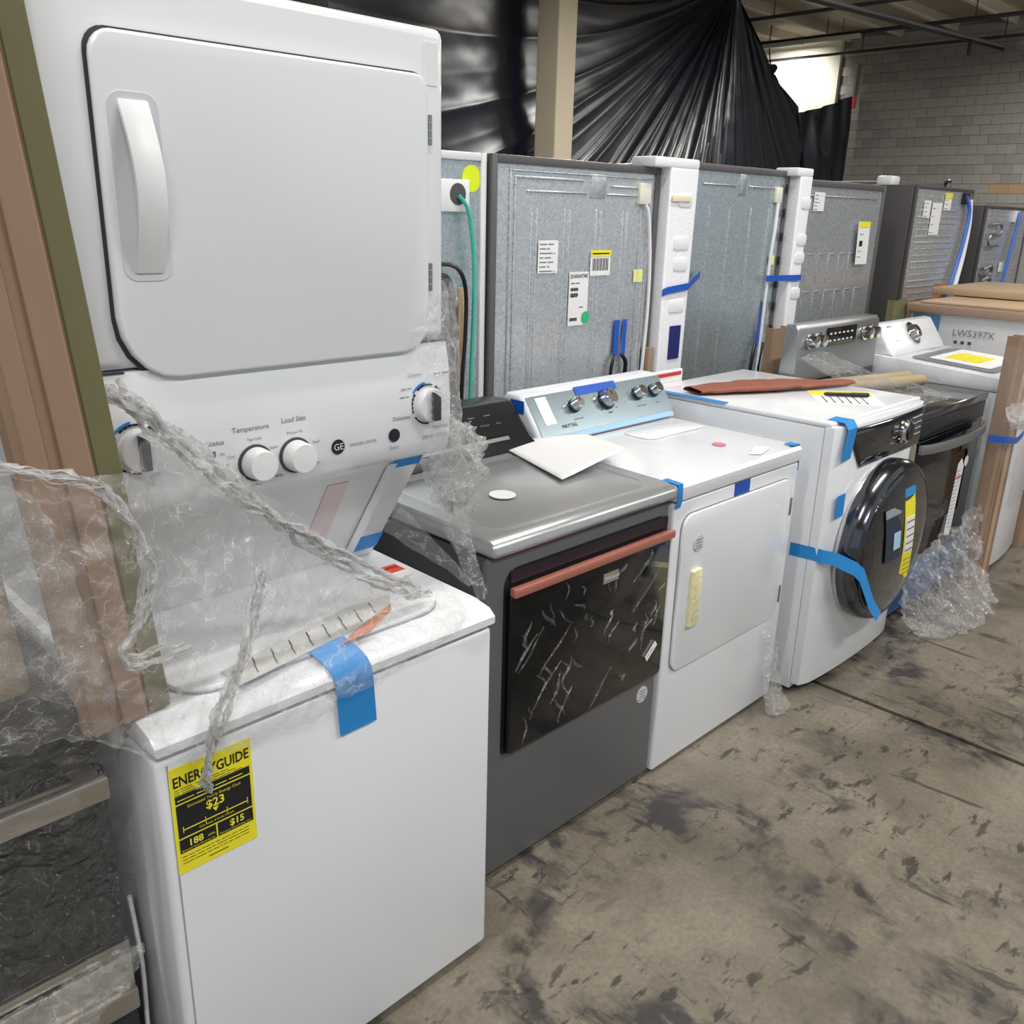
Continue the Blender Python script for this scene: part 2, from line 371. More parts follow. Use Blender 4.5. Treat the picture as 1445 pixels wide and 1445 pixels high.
# ---------------------------------------------------------------- black sheeting
def sheet_mat():
    M = mat('black_polythene', '161924', .27, bump=(4, .08), spec=.65); return M
BP = sheet_mat()
AX, AZ = 16.3, 5.5
EDGE = [(5.7, 16.35), (5.46, 16.42), (4.44, 17.72), (3.88, 19.1), (3.2, 19.35), (2.4, 19.55), (0, 19.9)]
def edge_x(z):
    for (z0, x0), (z1, x1) in zip(EDGE, EDGE[1:]):
        if z >= z1: return x0 + (x1 - x0) * (z0 - z) / (z0 - z1)
    return EDGE[-1][1]
def drape(u, v):
    ang = -1.53 + u * 2.52; f_ = v ** 1.15
    lim = min((AX - 7.2) / max(-math.sin(ang), 1e-4) if ang < 0 else 99, 5.78 / max(math.cos(ang), 1e-4), 9.6)
    rad = .03 + f_ * (lim - .03)
    x = AX + rad * math.sin(ang); z = 5.8 - rad * math.cos(ang)
    z -= .55 * max(0, -ang) * math.sin(PI * min(rad / 9.4, 1))              # the folds hang in a curve towards the left
    wob = .5 * nz(ang * 2.5, rad * .16, 1) + .12 * nz(ang * 7, rad * .4, 6)
    c1 = 1 - abs(math.sin((ang + .10 * wob) * 8.3)); c2 = 1 - abs(math.sin((ang + .06 * wob) * 21 + 1)); c3 = 1 - abs(math.sin((ang + .05 * wob) * 47 + 2))
    fan = math.exp(-(max(0, -ang - .55) / .45) ** 2); near = min(1, rad / 1.8)
    y = 10.62 - near * (.15 * c1 ** 3 * (.5 + .5 * fan) + .10 * c2 ** 2.5 * (.2 + .8 * fan) + .03 * c3 ** 2 * fan)
    y += .06 * nz(x * .4, z * .4, 5) + .008 * nz(x, z, 5, 4)
    z = max(z, .02)
    return V((min(x, edge_x(z)), y, z))
o = B().grid(drape, 620, 70).done('black_sheeting', BP, loc=(13, 10.56, 0), angle=80)
tag(o, 'huge black plastic sheeting gathered in a fan of folds behind the column', 'plastic sheet')
def drape2(u, v):
    x = 19.15 + u * 2.72; top = 3.75 + .62 * u ** 1.4; z = top * (1 - v) + .02
    return V((x, 10.74 + .08 * ridge(x * .8 + z * .5, z * .3, 2, 1.2) + .06 * math.sin(x * 9 + z), z))
o = B().grid(drape2, 90, 70).done('black_sheeting', BP, loc=(20.4, 10.74, 0), angle=80)
tag(o, 'lower black plastic sheet strung up to the block wall', 'plastic sheet')

# ================================================================= STACKED LAUNDRY CENTRE
WX0, WX1, WY = .443, 1.141, 1.172
st = thing('stacked_laundry_center', 'white stacked washer and dryer unit with yellow energy label', 'washer dryer', (.79, 1.56, 0))
B().box(WX0, WX1, WY + .004, 1.93, .015, .812, .012, 3).done('washer_cabinet', WHITE, st)
B().box(WX0 + .016, WX0 + .018, WY + .0025, WY + .006, .03, .80).done('corner_seam', mat('soft_gap', '9a9ca3', .6), st)
for x in (.47, 1.1):
    for y in (1.23, 1.88): B().lathe([(.022, 0), (.022, .012), (.012, .016), (.012, .03)], (x, y, 0), (0, 0, 1), 12).done('foot', BLACKP, st)
dk = B().prism([(1.176, .817), (1.168, .823), (1.168, .838), (1.185, .852), (1.23, .860), (1.93, .868), (1.93, .817)], 'x', WX0 - .002, WX1 + .002, .006).done('washer_deck', WHITE, st)
# lid with shadow gap around
B().rr(.517, 1.073, 1.227, 1.598, .8555, .8648, (.07, .07, .02, .02), 'z').done('lid_gap', mat('soft_gap', '9a9ca3', .6), st)
B().rr(.519, 1.071, 1.229, 1.596, .857, .8715, (.068, .068, .02, .02), 'z', .004).done('washer_lid', WHITE, st)
# sloping backsplash under the dryer
bs = B().prism([(1.350, 1.165), (1.555, .866), (1.93, .866), (1.93, 1.165)], 'x', .46, 1.122, .004).done('backsplash', OFFW, st)
nrm = V((0, -.825, -.566)); dwn = V((0, .566, -.825))
def bsp(x, t, off=.001): return V((x, 1.350 + .205 * t, 1.165 - .299 * t)) + nrm.normalized() * off
B().ribbon([bsp(.62, .1, .004), bsp(1.03, .1, .004)], dwn, .014, .003).done('rib', WHITE, bs)
B().ribbon([bsp(1.045, .12, .004), bsp(1.045, .95, .004)], (1, 0, 0), .022, .003).done('rib', WHITE, bs)
for t in (.10, .86):
    B().ribbon([bsp(1.05, t), bsp(1.122, t), (1.124, 1.37 + .2 * t, 1.15 - .28 * t)], dwn, .05).done('tape_strip', BTAPE, bs)
B().ribbon([bsp(.93, .2), bsp(.935, .72)], (1, 0, 0), .05, .0008).done('faded_sticker', mat('faded_pink', 'dcc9cb', .5), bs)
# dryer body
B().box(WX0, WX1, 1.324, 1.93, 1.372, 1.905, .018, 4).done('dryer_cabinet', WHITE, st)
B().box(WX0 + .003, WX1 - .003, 1.40, 1.92, 1.16, 1.38).done('dryer_base', WHITE, st)
cp = B().prism([(1.321, 1.370), (1.312, 1.33), (1.306, 1.25), (1.308, 1.19), (1.316, 1.160), (1.330, 1.148), (1.42, 1.148), (1.42, 1.370)], 'x', WX0, WX1, .004).done('control_panel', WHITE, st)
def door_pts(g):
    return ([(.518 - g + .03 * (1 - math.cos(a)) , 1.79 + g + (.033) * math.sin(a)) for a in [k * PI / 10 for k in range(6)]] +
            [(1.06 + .028 * math.sin(a) + g, 1.798 + g + .028 * math.cos(a)) for a in [k * PI / 10 for k in range(6)]] +
            [(1.088 + g, 1.47)] + [(1.03 + .058 * math.cos(a) + g, 1.412 - .055 * math.sin(a) - g) for a in [k * PI / 10 for k in range(1, 6)]] +
            [(.60, 1.357 - g)] + [(.60 - .084 * math.sin(a) - g, 1.45 - .093 * math.cos(a) - g) for a in [k * PI / 10 for k in range(1, 6)]])
B().prism(door_pts(.004), 'y', 1.3212, 1.3245).done('door_gap', GAP, st)
dr = B().prism(door_pts(0), 'y', 1.306, 1.3235, .005, 3).done('dryer_door', WHITE, st)
B().rr(.531, .602, 1.500, 1.748, 1.3045, 1.3062, .02).done('handle_recess', mat('recess_white', 'cfd1d6', .3), dr)
def arch(k): return 1.302 - .034 * math.sin(PI * k)
hp = [(arch(k / 14), 1.738 - .227 * k / 14) for k in range(15)]
B().prism(hp + [(y + .009, z) for y, z in hp[::-1]], 'x', .545, .588, .003).done('handle', WPLASTIC, dr)
for z in (1.74, 1.49):
    h = B(); 
    for k in range(4): h.lathe([(.005, 0), (.005, .0115)], (1.0945, 1.313, z - .026 + k * .0127), (0, 0, 1), 10)
    h.done('hinge', STEELG, dr)
B().box(1.094, 1.121, 1.3225, 1.3245, 1.812, 1.88).done('white_sticker', PAPER, st)
for x0, x1 in ((WX0 + .004, .52), (1.075, WX1 - .003)):
    B().box(x0, x1, 1.3185, 1.326, 1.3690, 1.3715).done('panel_seam', GAP, st)
def dial(x, z, r, parent, ring=True, pointer=True, blue=False, y=1.307):
    if ring:
        rg = B()
        for k in range(30):
            if k % 6 == 5: continue
            a0, a1 = 2 * PI * k / 30, 2 * PI * (k + .8) / 30
            rg.prism([(x + q * math.cos(a), z + q * math.sin(a)) for q, a in ((r * 1.22, a0), (r * 1.22, a1), (r * 1.12, a1), (r * 1.12, a0))], 'y', y - .0012, y + .004)
        rg.done('dial_ring', INK, parent, False)
        if blue:
            rb = B()
            for k in range(8):
                a0, a1 = PI * .55 + .1 * k, PI * .55 + .1 * k + .08
                rb.prism([(x + q * math.cos(a), z + q * math.sin(a)) for q, a in ((r * 1.36, a0), (r * 1.36, a1), (r * 1.26, a1), (r * 1.26, a0))], 'y', y - .0012, y + .004)
            rb.done('blue_scale', mat('blue_print', '2f7fc8', .5), parent, False)
    k_ = B().lathe([(r, -.004), (r, .016), (r * .93, .020), (0, .0205)], (x, y, z), (0, -1, 0), 32).done('dial', WPLASTIC, parent)
    if pointer: B().prism([(x - r * .22, z - r * .85), (x + r * .22, z - r * .85), (x + r * .22, z + r * .55), (x - r * .22, z + r * .85)], 'y', y - .034, y - .020, .002).done('pointer', mat('grip_grey', '3c3d44', .4), k_)
dial(.522, 1.257, .032, cp, True, True, True); dial(1.082, 1.254, .032, cp, True, True, True)
for x in (.713, .789):
    B().lathe([(.031, -.004), (.031, .003), (.026, .004)], (x, 1.307, 1.203), (0, -1, 0), 32).done('knob_ring', mat('ring_dark', '3f4046', .4), cp)
    B().lathe([(.027, 0), (.0255, .026), (.024, .029), (0, .030)], (x, 1.304, 1.203), (0, -1, 0), 32).done('knob', WPLASTIC, cp)
B().lathe([(.0125, -.004), (.0125, .002), (0, .003)], (1.001, 1.307, 1.205), (0, -1, 0), 20).done('start_button', mat('navy_button', '1d2130', .3), cp)
lg = B().lathe([(.0135, -.004), (.0135, .0008), (0, .001)], (.876, 1.3065, 1.203), (0, -1, 0), 24).done('round_emblem', INK, cp)
B().text('GE', .017, (.876, 1.3048, 1.1975), center=True).done('lettering', WHITE, lg, False)
tx = B(); yt = 1.3045
for s_, sz, x, z in [('Temperature', .0125, .708, 1.258), ('Load Size', .0125, .788, 1.262), ('WASHER | DRYER', .0075, .930, 1.200), ('Start', .011, 1.001, 1.178),
                     ('Status', .012, .645, 1.243), ('Delicates', .011, 1.018, 1.232), ('Tap Cold', .007, .713, 1.241), ('Cool', .007, .67, 1.218), ('Cold', .007, .67, 1.18), ('Warm', .007, .757, 1.17), ('Colors', .007, .713, 1.163),
                     ('Precise Fill', .007, .789, 1.241), ('Small', .007, .83, 1.218), ('Super', .007, .748, 1.222), ('Large', .007, .755, 1.172), ('Medium', .007, .826, 1.18),
                     ('DRYER CYCLE', .010, 1.10, 1.186), ('Timed Dry', .009, 1.112, 1.204), ('Cottons', .010, 1.05, 1.31), ('Easy Care', .009, 1.115, 1.308), ('More Dry', .006, 1.03, 1.287), ('Less Dry', .006, 1.026, 1.272),
                     ('On', .007, .655, 1.225), ('Wash', .007, .657, 1.206), ('Rinse', .007, .657, 1.188)]:
    yy = 1.3055 if z > 1.3 else 1.3052 if z > 1.19 else 1.3065
    tx.text(s_, sz, (x, yy - (.0 if z > 1.17 else .0), z), center=True)
for z in (1.228, 1.209, 1.191): tx.prism([(.640, z - .003), (.644, z - .003), (.644, z + .006), (.640, z + .006)], 'y', 1.3045, 1.3075)
tx.done('lettering', GREYINK, cp, False)
# yellow energy label
el = B().box(.460, .597, WY + .0022, WY + .0045, .598, .791).done('energy_label', YEL, st, False)
yk = WY + .0016
bl = B()
for x0, x1, z0, z1 in [(.466, .592, .727, .741), (.466, .592, .664, .724), (.466, .527, .636, .661), (.530, .592, .636, .661)]: bl.box(x0, x1, yk, yk + .001, z0, z1)
bl.done('black_bands', INK, el, False)
k = B(); k.text('ENERGYGUIDE', .026, (.4645, yk, .757), bold=.02, fit=.128); 
for q in range(3): k.text('U.S. Government   Federal law prohibits removal', .0042, (.466, yk, .7505 - q * .0042), fit=.09 + .012 * q)
k.text('Your cost will depend on your utility rates and use.', .0045, (.468, yk, .627), fit=.115); k.text('Cost range based only on standard capacity models.', .0045, (.468, yk, .621), fit=.115); k.text('Estimated operating cost based on six wash loads a week.', .0045, (.468, yk, .615), fit=.115)
k.text('ftc.gov/energy', .006, (.528, yk, .606), center=True); k.done('lettering', INK, el, False)['kind'] = 'stuff'
k = B(); yk2 = yk - .0008
k.text('$23', .021, (.529, yk2, .697), center=True, bold=.025); k.text('$15', .017, (.563, yk2, .646), center=True, bold=.025); k.text('188', .017, (.492, yk2, .645), center=True, bold=.025); k.text('kWh', .006, (.512, yk2, .646))
k.text('Estimated Yearly Energy Cost', .0075, (.529, yk2, .715), center=True); k.text('Compare ONLY to other labels', .0065, (.469, yk2, .731), fit=.11); k.text('Cost Range of Similar Models', .005, (.529, yk2, .669), center=True)
k.text('Estimated Yearly Electricity Use', .0042, (.468, yk2, .639), fit=.056); k.text('Estimated Yearly Energy Cost', .0042, (.532, yk2, .639), fit=.056)
k.prism([(.524, .694), (.534, .694), (.529, .686)], 'y', yk2, yk2 + .0005); k.box(.474, .585, yk2, yk2 + .0005, .677, .6785)
for x in (.474, .584, .511, .548): k.box(x - .0006, x + .0006, yk2, yk2 + .0005, .673, .684)
k.done('yellow_lettering', YINK, el, False)
B().ribbon([(.785, 1.235, .8738), (.79, 1.20, .8655), (.793, 1.174, .852), (.795, 1.1655, .838), (.797, 1.166, .82), (.80, 1.168, .81), (.806, 1.170, .722)], (1, 0, .02), .078).done('tape_strip', BTAPE, st)
rs = B().box(1.01, 1.12, 1.40, 1.47, .8635, .8645).done('red_sticker', PAPER, st, False)
B().box(1.035, 1.12, 1.43, 1.47, .8646, .8650).done('red_band', mat('red_print', 'd8482e', .5), rs, False)
B().text('Shipping Rod', .014, (1.115, 1.458, .8655), (-1, 0, 0), (0, -1, 0)).done('lettering', INK, rs, False)
pp = B().prism([(.60, 1.20), (.95, 1.262), (1.0, 1.33), (.90, 1.335), (.60, 1.262)], 'z', .8735, .8743).done('printed_bag', mat('bag_clear', 'c8c8c4', .5), st, False)
k = B()
for q in range(8):
    for r_ in range(2): k.text(('WARNING', 'AVISO')[r_], (.0065, .009)[r_], (.645 + q * .04 + r_ * .012, 1.216 + q * .0072 + r_ * .03, .8752), (.3, .95, 0), (-.95, .3, 0))
k.done('lettering', INK, pp, False)
B().prism([(.80, 1.205), (.86, 1.24), (.97, 1.285), (.95, 1.262), (.87, 1.215)], 'z', .876, .879, .001).done('orange_flap', mat('orange_paper', 'c8754a', .6), st)

# ================================================================= CARDBOARD POSTS ON THE WASHER
def ushape(wd, dp, t):  # open U seen from the front
    return [(-wd / 2, dp), (-wd / 2, .012), (-wd / 2 + .012, 0), (wd / 2 - .012, 0), (wd / 2, .012), (wd / 2, dp), (wd / 2 - t, dp), (wd / 2 - t, .014), (wd / 2 - .014, t), (-wd / 2 + .014, t), (-wd / 2 + t, .014), (-wd / 2 + t, dp)]
def post(name, label, base, top, prof, m, faces=None, cat='corner post'):
    b_, t_ = V(base), V(top); d = (t_ - b_); L_ = d.length
    o = B().prism(prof, 'z', 0, L_).done(name, m, None, False); tag(o, label, cat)
    o.rotation_mode = 'QUATERNION'; o.rotation_quaternion = V((0, 0, 1)).rotation_difference(d.normalized()); o.location = base
    return o
pA = post('cardboard_post', 'tall brown cardboard corner post with an olive edge, standing on the washer', (.437, 1.235, .8615), (.322, 1.215, 2.15), ushape(.125, .05, .006), CARD)
B().box(.030, .0635, -.004, .006, 0, 1.292, .002).done('olive_face', OLIVE, pA, False)
B().box(-.055, -.028, -.006, .001, 0, 1.29, .003).done('ridge', CARD, pA, False)
B().box(-.012, .026, -.007, .001, 0, 1.29, .004).done('ridge', CARD, pA, False)
pB = post('cardboard_post', 'second brown cardboard post leaning behind the olive-edged one', (.30, 1.32, .915), (.20, 1.28, 2.15), ushape(.07, .05, .006), CARDL)

# ================================================================= FAR LEFT RANGE
rg = thing('wrapped_range', 'black range with steel handles wrapped in clear film left of the washer', 'range', (.02, 1.6, 0))
RX0, RX1, RY = -.36, .400, 1.262
B().box(RX0, RX1, RY + .03, 1.9, .02, .875, .006).done('body', mat('range_side', '3a3c42', .45, .2), rg)
B().box(RX0 - .002, RX1 + .002, RY - .005, 1.9, .876, .905, .008).done('cooktop', BLACKG, rg)
B().box(RX0, RX1, RY, RY + .03, .795, .875, .006).done('control_strip', BLACKG, rg)
od = B().box(RX0, RX1, RY, RY + .03, .455, .788, .006).done('oven_door', BLACKG, rg)
B().box(RX0, RX1, RY - .002, RY + .03, .435, .452, .002).done('steel_trim', STEEL, rg)
dw = B().box(RX0, RX1, RY, RY + .03, .08, .43, .004).done('drawer', mat('drawer_charcoal', '2b2c2f', .45), rg)
B().box(RX0 + .0, RX1 - .002, RY - .012, RY + .001, .33, .43, .004).done('drawer_trim', STEEL, dw)
B().box(RX0 + .0, RX1 - .004, RY - .028, RY - .011, .33, .372, .004).done('drawer_pull', STEEL, dw)
B().box(RX0 + .03, RX1 - .015, RY - .058, RY - .040, .765, .803, .004).done('handle', STEEL, od)
B().box(RX0 + .03, RX1 - .012, RY - .002, RY + .001, .748, .782, .001).done('door_trim', STEEL, od)
for x in (-.3, .35): B().box(x, x + .03, RY - .042, RY + .001, .772, .796, .002).done('handle_mount', STEEL, od)
B().box(-.30, .33, 1.33, 1.36, .0, .02).done('plinth', BLACKP, rg)
B().tube([(.422, 1.30, .50), (.425, 1.29, .36), (.42, 1.29, .2), (.425, 1.30, .012)], .004, 6).done('white_cord', WPLASTIC, rg)
# dark appliance standing behind it
db = thing('dark_appliance', 'dark cabinet standing behind the wrapped range', 'appliance', (-.1, 2.4, 0))
B().box(-.9, .30, 2.1, 2.8, .0, 1.05, .01).done('cabinet', mat('dark_case', '23252b', .4), db)
B().box(-.88, .28, 2.09, 2.1, .05, 1.0, .004).done('front', BLACKP, db)

# ================================================================= SLATE DRYER
sd = thing('slate_dryer', 'slate grey dryer with black glass door and copper handle', 'dryer', (1.61, 1.7, 0))
SX0, SX1, SY = 1.269, 1.951, 1.325
B().box(SX0, SX1, SY + .012, 2.02, .012, .878, .008).done('cabinet', SLATED, sd)
fr = B().box(SX0, SX1, SY, SY + .03, .012, .876, .012, 3).done('front_panel', SLATE, sd)
B().prism([(1.308, .884), (1.303, .892), (1.305, .905), (1.318, .918), (1.345, .9245), (1.80, .935), (2.02, .937), (2.02, .882), (1.32, .882)], 'x', SX0 - .002, SX1 + .001, .008, 3).done('top_lid', mat('silver_lid', 'aeb0b1', .26, .55), sd)
fp_ = B(); L_ = rrpts(SX0 + .05, SX1 - .05, 1.372, 1.78, .06)
lid2 = B().prism(L_, 'z', .9225, .9295, .004).done('lid_panel', mat('silver_lid', 'aeb0b1', .26, .55), sd)
lid2.rotation_euler.x = .0245; lid2.location.z += .0 - .0245 * (1.372 - 1.7) * 0
lid2.location = (0, 0, .0045)
B().lathe([(.0, 0), (.034, .0), (.034, .0012), (0, .0013)], (1.50, 1.52, .9345), (0, -.0245, 1), 24).done('round_sticker', PAPER, sd)
B().rr(1.318, 1.944, .352, .838, SY - .0015, SY + .004, (.015, .015, .045, .045)).done('door_recess', DARK, sd)
dg = B().rr(1.327, 1.943, .358, .775, SY - .018, SY - .001, (.012, .012, .004, .004), bev=.004).done('glass_door', BLACKG, sd)
B().rr(1.335, 1.938, .805, .834, SY - .006, SY - .001, .006).done('top_strip', mat('plum_strip', '2c2530', .25, .3), sd)
B().box(1.326, 1.944, SY - .032, SY - .010, .775, .798, .005).done('door_handle', mat('copper_film', 'c07a6c', .3, .45), dg)
# wrinkles of the protective film on the glass
random.seed(3); wk = B()
for q in range(46):
    x = random.uniform(1.345, 1.92); z = random.uniform(.40, .75); l = random.uniform(.02, .09); a = random.gauss(1.2, .35) if x > 1.6 else random.gauss(1.9, .4)
    if q % 7 == 0: a = .8; l = .16
    pts = []
    for i in range(7):
        t = i / 6 - .5
        pts.append((x + t * l * math.cos(a) + .006 * math.sin(t * 6 + q), SY - .0185, z + t * l * math.sin(a)))
    pts = [p_ for p_ in pts if 1.335 < p_[0] < 1.935 and .365 < p_[2] < .768]
    if len(pts) > 2: wk.tube(pts, lambda t, q=q: .0005 + (.0022 + .0012 * (q % 3)) * math.sin(PI * min(max(t, .02), .98)), 5, 2)
wk.done('film_wrinkles', film('wrinkle_film', .05, .1, 60), dg)['kind'] = 'stuff'
B().box(1.655, 1.715, SY - .020, SY - .0178, .715, .742).done('badge', mat('badge_grey', '8c8a80', .4), dg)
B().text('Whirlpool', .014, (1.658, SY - .0206, .724)).done('badge_lettering', PAPER, dg, False)
b_ = B().prism([(1.862, .435), (1.905, .472), (1.914, .458), (1.871, .420)], 'y', SY - .0205, SY - .0185).done('small_label', PAPER, dg, False)
B().text('LOT 4718', .008, (1.870, SY - .0212, .432), (.76, 0, .65), (-.65, 0, .76)).done('lettering', INK, b_, False)
def round_sticker(x, y, z, parent, r=.026):
    s_ = B().lathe([(0, 0), (r, 0), (r, .0012), (0, .0013)], (x, y, z), (0, -1, 0), 24).done('round_sticker', mat('sticker_rim', 'c9b3a8', .5), parent)
    B().lathe([(0, 0), (r * .9, 0), (r * .9, .0008), (0, .0009)], (x, y - .0012, z), (0, -1, 0), 24).done('sticker_face', mat('sticker_grey', 'cfcdd0', .5), s_)
    k = B()
    for t_, dz in (('VENTED', .010), ('DRYER', .001), ('SAFETY', -.008), ('SEE BACK', -.016)): k.text(t_, .0085, (x, y - .0024, z + dz), center=True)
    k.done('lettering', mat('blue_ink', '2c3a66', .6), s_, False)
round_sticker(1.888, SY, .30, sd)
cs = B().prism([(1.80, .937), (1.84, .96), (1.925, 1.052), (1.945, 1.058), (2.02, 1.055), (2.02, .937)], 'x', SX0 + .0, 1.935, .012, 3).done('console', BLACKP, sd)
cn = V((0, -.735, .678)); cu = V((0, .678, .735))
def cpt(x, t, off=.0015): return V((x, 1.84 + .085 * t, .96 + .092 * t)) + cn * off
B().ribbon([cpt(1.45, .45), cpt(1.86, .45)], cu, .075, .0015).done('display', mat('display_black', '1d1e22', .2), cs)
B().ribbon([cpt(1.45, .05, .002), cpt(1.84, .05, .002)], cu, .012, .002).done('silver_strip', STEELG, cs)
k = B()
for i, t_ in enumerate(['Normal', 'Heavy', 'Casual', 'Delicates', 'Timed', 'Start']):
    k.text(t_, .010, cpt(1.66 + .032 * i, .7 - .25 * (i % 2), .003), (1, 0, 0), cu)
k.done('lettering', GREYINK, cs, False)
# sheet of paper lying across both tops
def sheet(u, v):
    a = V((1.70, 1.50)).lerp(V((2.01, 1.535)), u); b2 = V((1.83, 1.885)).lerp(V((2.14, 1.80)), u); q = a.lerp(b2, v)
    return V((q.x, q.y, .9405 + .028 * u * u * (1 - v) + .006 * math.sin(u * 3)))
o = B().grid(sheet, 14, 14).done('paper_sheet', PAPER, loc=(1.9, 1.7, .94)); tag(o, 'blank white sheet of paper lying on the slate dryer top', 'paper')
o.modifiers.new('thickness', 'SOLIDIFY').thickness = .0008

# ================================================================= WHITE DRYER WITH SILVER CONSOLE
wd = thing('white_dryer', 'white dryer with silver knob console and foam-covered door handle', 'dryer', (2.3, 1.7, 0))
DX0, DX1, DY = 1.957, 2.645, 1.316
B().box(DX0, DX1, DY, 2.06, .012, .862, .008, 3).done('cabinet', WHITE, wd)
B().prism([(DY - .004, .868), (DY - .007, .876), (DY - .006, .905), (DY + .004, .916), (2.06, .920), (2.06, .866)], 'x', DX0, DX1 + .002, .005, 3).done('top', WHITE, wd)
B().rr(1.995, 2.605, .328, .822, DY - .0012, DY + .002, .045).done('door_gap', mat('soft_gap', '9a9ca3', .6), wd)
d2 = B().rr(1.998, 2.602, .331, .819, DY - .010, DY + .001, .043, bev=.004).done('door', WHITE, wd)
B().rr(2.052, 2.100, .465, .645, DY - .022, DY - .009, .006, bev=.003).done('door_handle', mat('cream_foam', 'e6dfb2', .8, bump=(60, .4)), d2)
for z in (.72, .41): B().box(2.600, 2.612, DY - .012, DY + .001, z - .03, z + .03, .002).done('hinge', STEELG, wd)
round_sticker(2.078, DY - .0102, .722, d2)
B().box(2.262, 2.345, DY - .0025, DY - .0005, .822, .862).done('tape_strip', DBTAPE, wd, False)
B().ribbon([(1.966, 1.36, .9225), (1.966, DY - .008, .919), (1.966, DY - .010, .875), (1.968, DY - .004, .85)], (1, 0, 0), .024).done('tape_strip', BTAPE, wd)
B().ribbon([(2.60, DY + .02, .9215), (2.64, DY + .02, .921), (2.6492, DY + .02, .90), (2.6492, DY + .02, .83)], (0, 1, 0), .035).done('tape_strip', BTAPE, wd)
B().lathe([(0, 0), (.022, 0), (.022, .001), (0, .0011)], (2.437, 1.49, .9185), (0, 0, 1), 20).done('pink_sticker', mat('pink_sticker', 'd87c88', .5), wd)
B().prism([(2.40, 1.36), (2.50, 1.40), (2.53, 1.36), (2.43, 1.335)], 'z', .9185, .920).done('white_slip', PAPER, wd)
con = B().prism([(1.825, .922), (1.828, .94), (1.915, 1.058), (1.93, 1.066), (1.985, 1.066), (2.0, 1.05), (2.0, .922)], 'x', DX0 + .005, 2.668, .014, 4).done('console', mat('console_white', 'd9dde2', .3), wd)
kn = V((0, -.805, .594)); ku = V((0, .594, .805))
def kpt(x, t, off=.0): return V((x, 1.828 + .087 * t, .94 + .118 * t)) + kn * off
B().ribbon([kpt(DX0 + .018, .5, .002), kpt(2.66, .5, .002)], ku, .142, .003).done('silver_face', mat('console_silver', 'a9bcc6', .22, .85), con)
for x, r in ((2.166, .021), (2.328, .031), (2.498, .021), (2.592, .021)):
    B().lathe([(r * 1.15, 0), (r * 1.1, .012)], kpt(x, .6, .002), kn, 28).done('knob_skirt', BLACKP, con)
    k_ = B().lathe([(r, 0), (r * .92, .030), (r * .8, .033), (0, .033)], kpt(x, .6, .008), kn, 28).done('knob', CHROME, con)
    B().ribbon([kpt(x, .62, .0415), kpt(x, .72, .0415)], (1, 0, 0), .003, .001).done('knob_mark', INK, k_)
B().ribbon([kpt(2.035, .28, .0042), kpt(2.035, .93, .0042)], (1, 0, 0), .05, .001).done('white_sticker', PAPER, con)
k = B().text('MAYTAG', .018, kpt(2.075, .14, .0045), (1, 0, 0), ku); 
for x, t_ in ((2.166, 'TEMPERATURE'), (2.328, 'CYCLES'), (2.498, 'END OF CYCLE'), (2.592, 'START')): k.text(t_, .007, kpt(x, .28, .0045), (1, 0, 0), ku, True)
for i in range(8): k.text('DRY', .006, kpt(2.27 + .055 * math.cos(i * .785) + .058, .62 + .36 * math.sin(i * .785), .0045), (1, 0, 0), ku, True)
k.done('lettering', INK, con, False)
B().ribbon([kpt(2.20, .93, .005), kpt(2.41, .93, .005)], ku, .030).done('tape_strip', DBTAPE, con)
B().ribbon([(1.959, 1.90, 1.03), (1.9605, 1.96, 1.03)], (0, 0, 1), .04).done('tape_strip', DBTAPE, con)
B().ribbon([kpt(DX0 + .03, -.04, .002), kpt(2.64, -.04, .002)], ku, .02).done('pale_blue_tape', mat('pale_blue', '9cc4e8', .5), con)
B().rr(2.30, 2.62, 1.66, 1.78, .9185, .9225, .03, 'z', .002).done('top_emboss', WHITE, wd)

# ================================================================= FRONT-LOAD WASHER
fw_ = thing('front_load_washer', 'white front-load washer with round dark door and black control panel', 'washer', (3.07, 1.65, 0))
FX0, FX1 = 2.730, 3.448
def fcurve(x):
    k = (x - FX0) / (FX1 - FX0); return 1.252 - .030 * math.sin(PI * min(max(k, .0), 1)) ** .4
B().box(FX0, FX1, 1.285, 2.03, .012, .965, .004, 2).done('cabinet', WHITE, fw_)
arc = [(FX0 + (FX1 - FX0) * k / 16, fcurve(FX0 + (FX1 - FX0) * k / 16)) for k in range(17)]
B().prism(arc + [(FX1, 1.283), (FX0, 1.283)], 'z', .035, .972, .005, 2).done('front_panel', WHITE, fw_)
B().box(FX0 + .002, FX1 - .002, 1.262, 2.03, .966, .985, .008, 3).done('top', WHITE, fw_)
B().box(FX0 - .0015, FX0 + .002, 1.36, 2.0, .10, .90, .001).done('side_panel', WHITE, fw_)
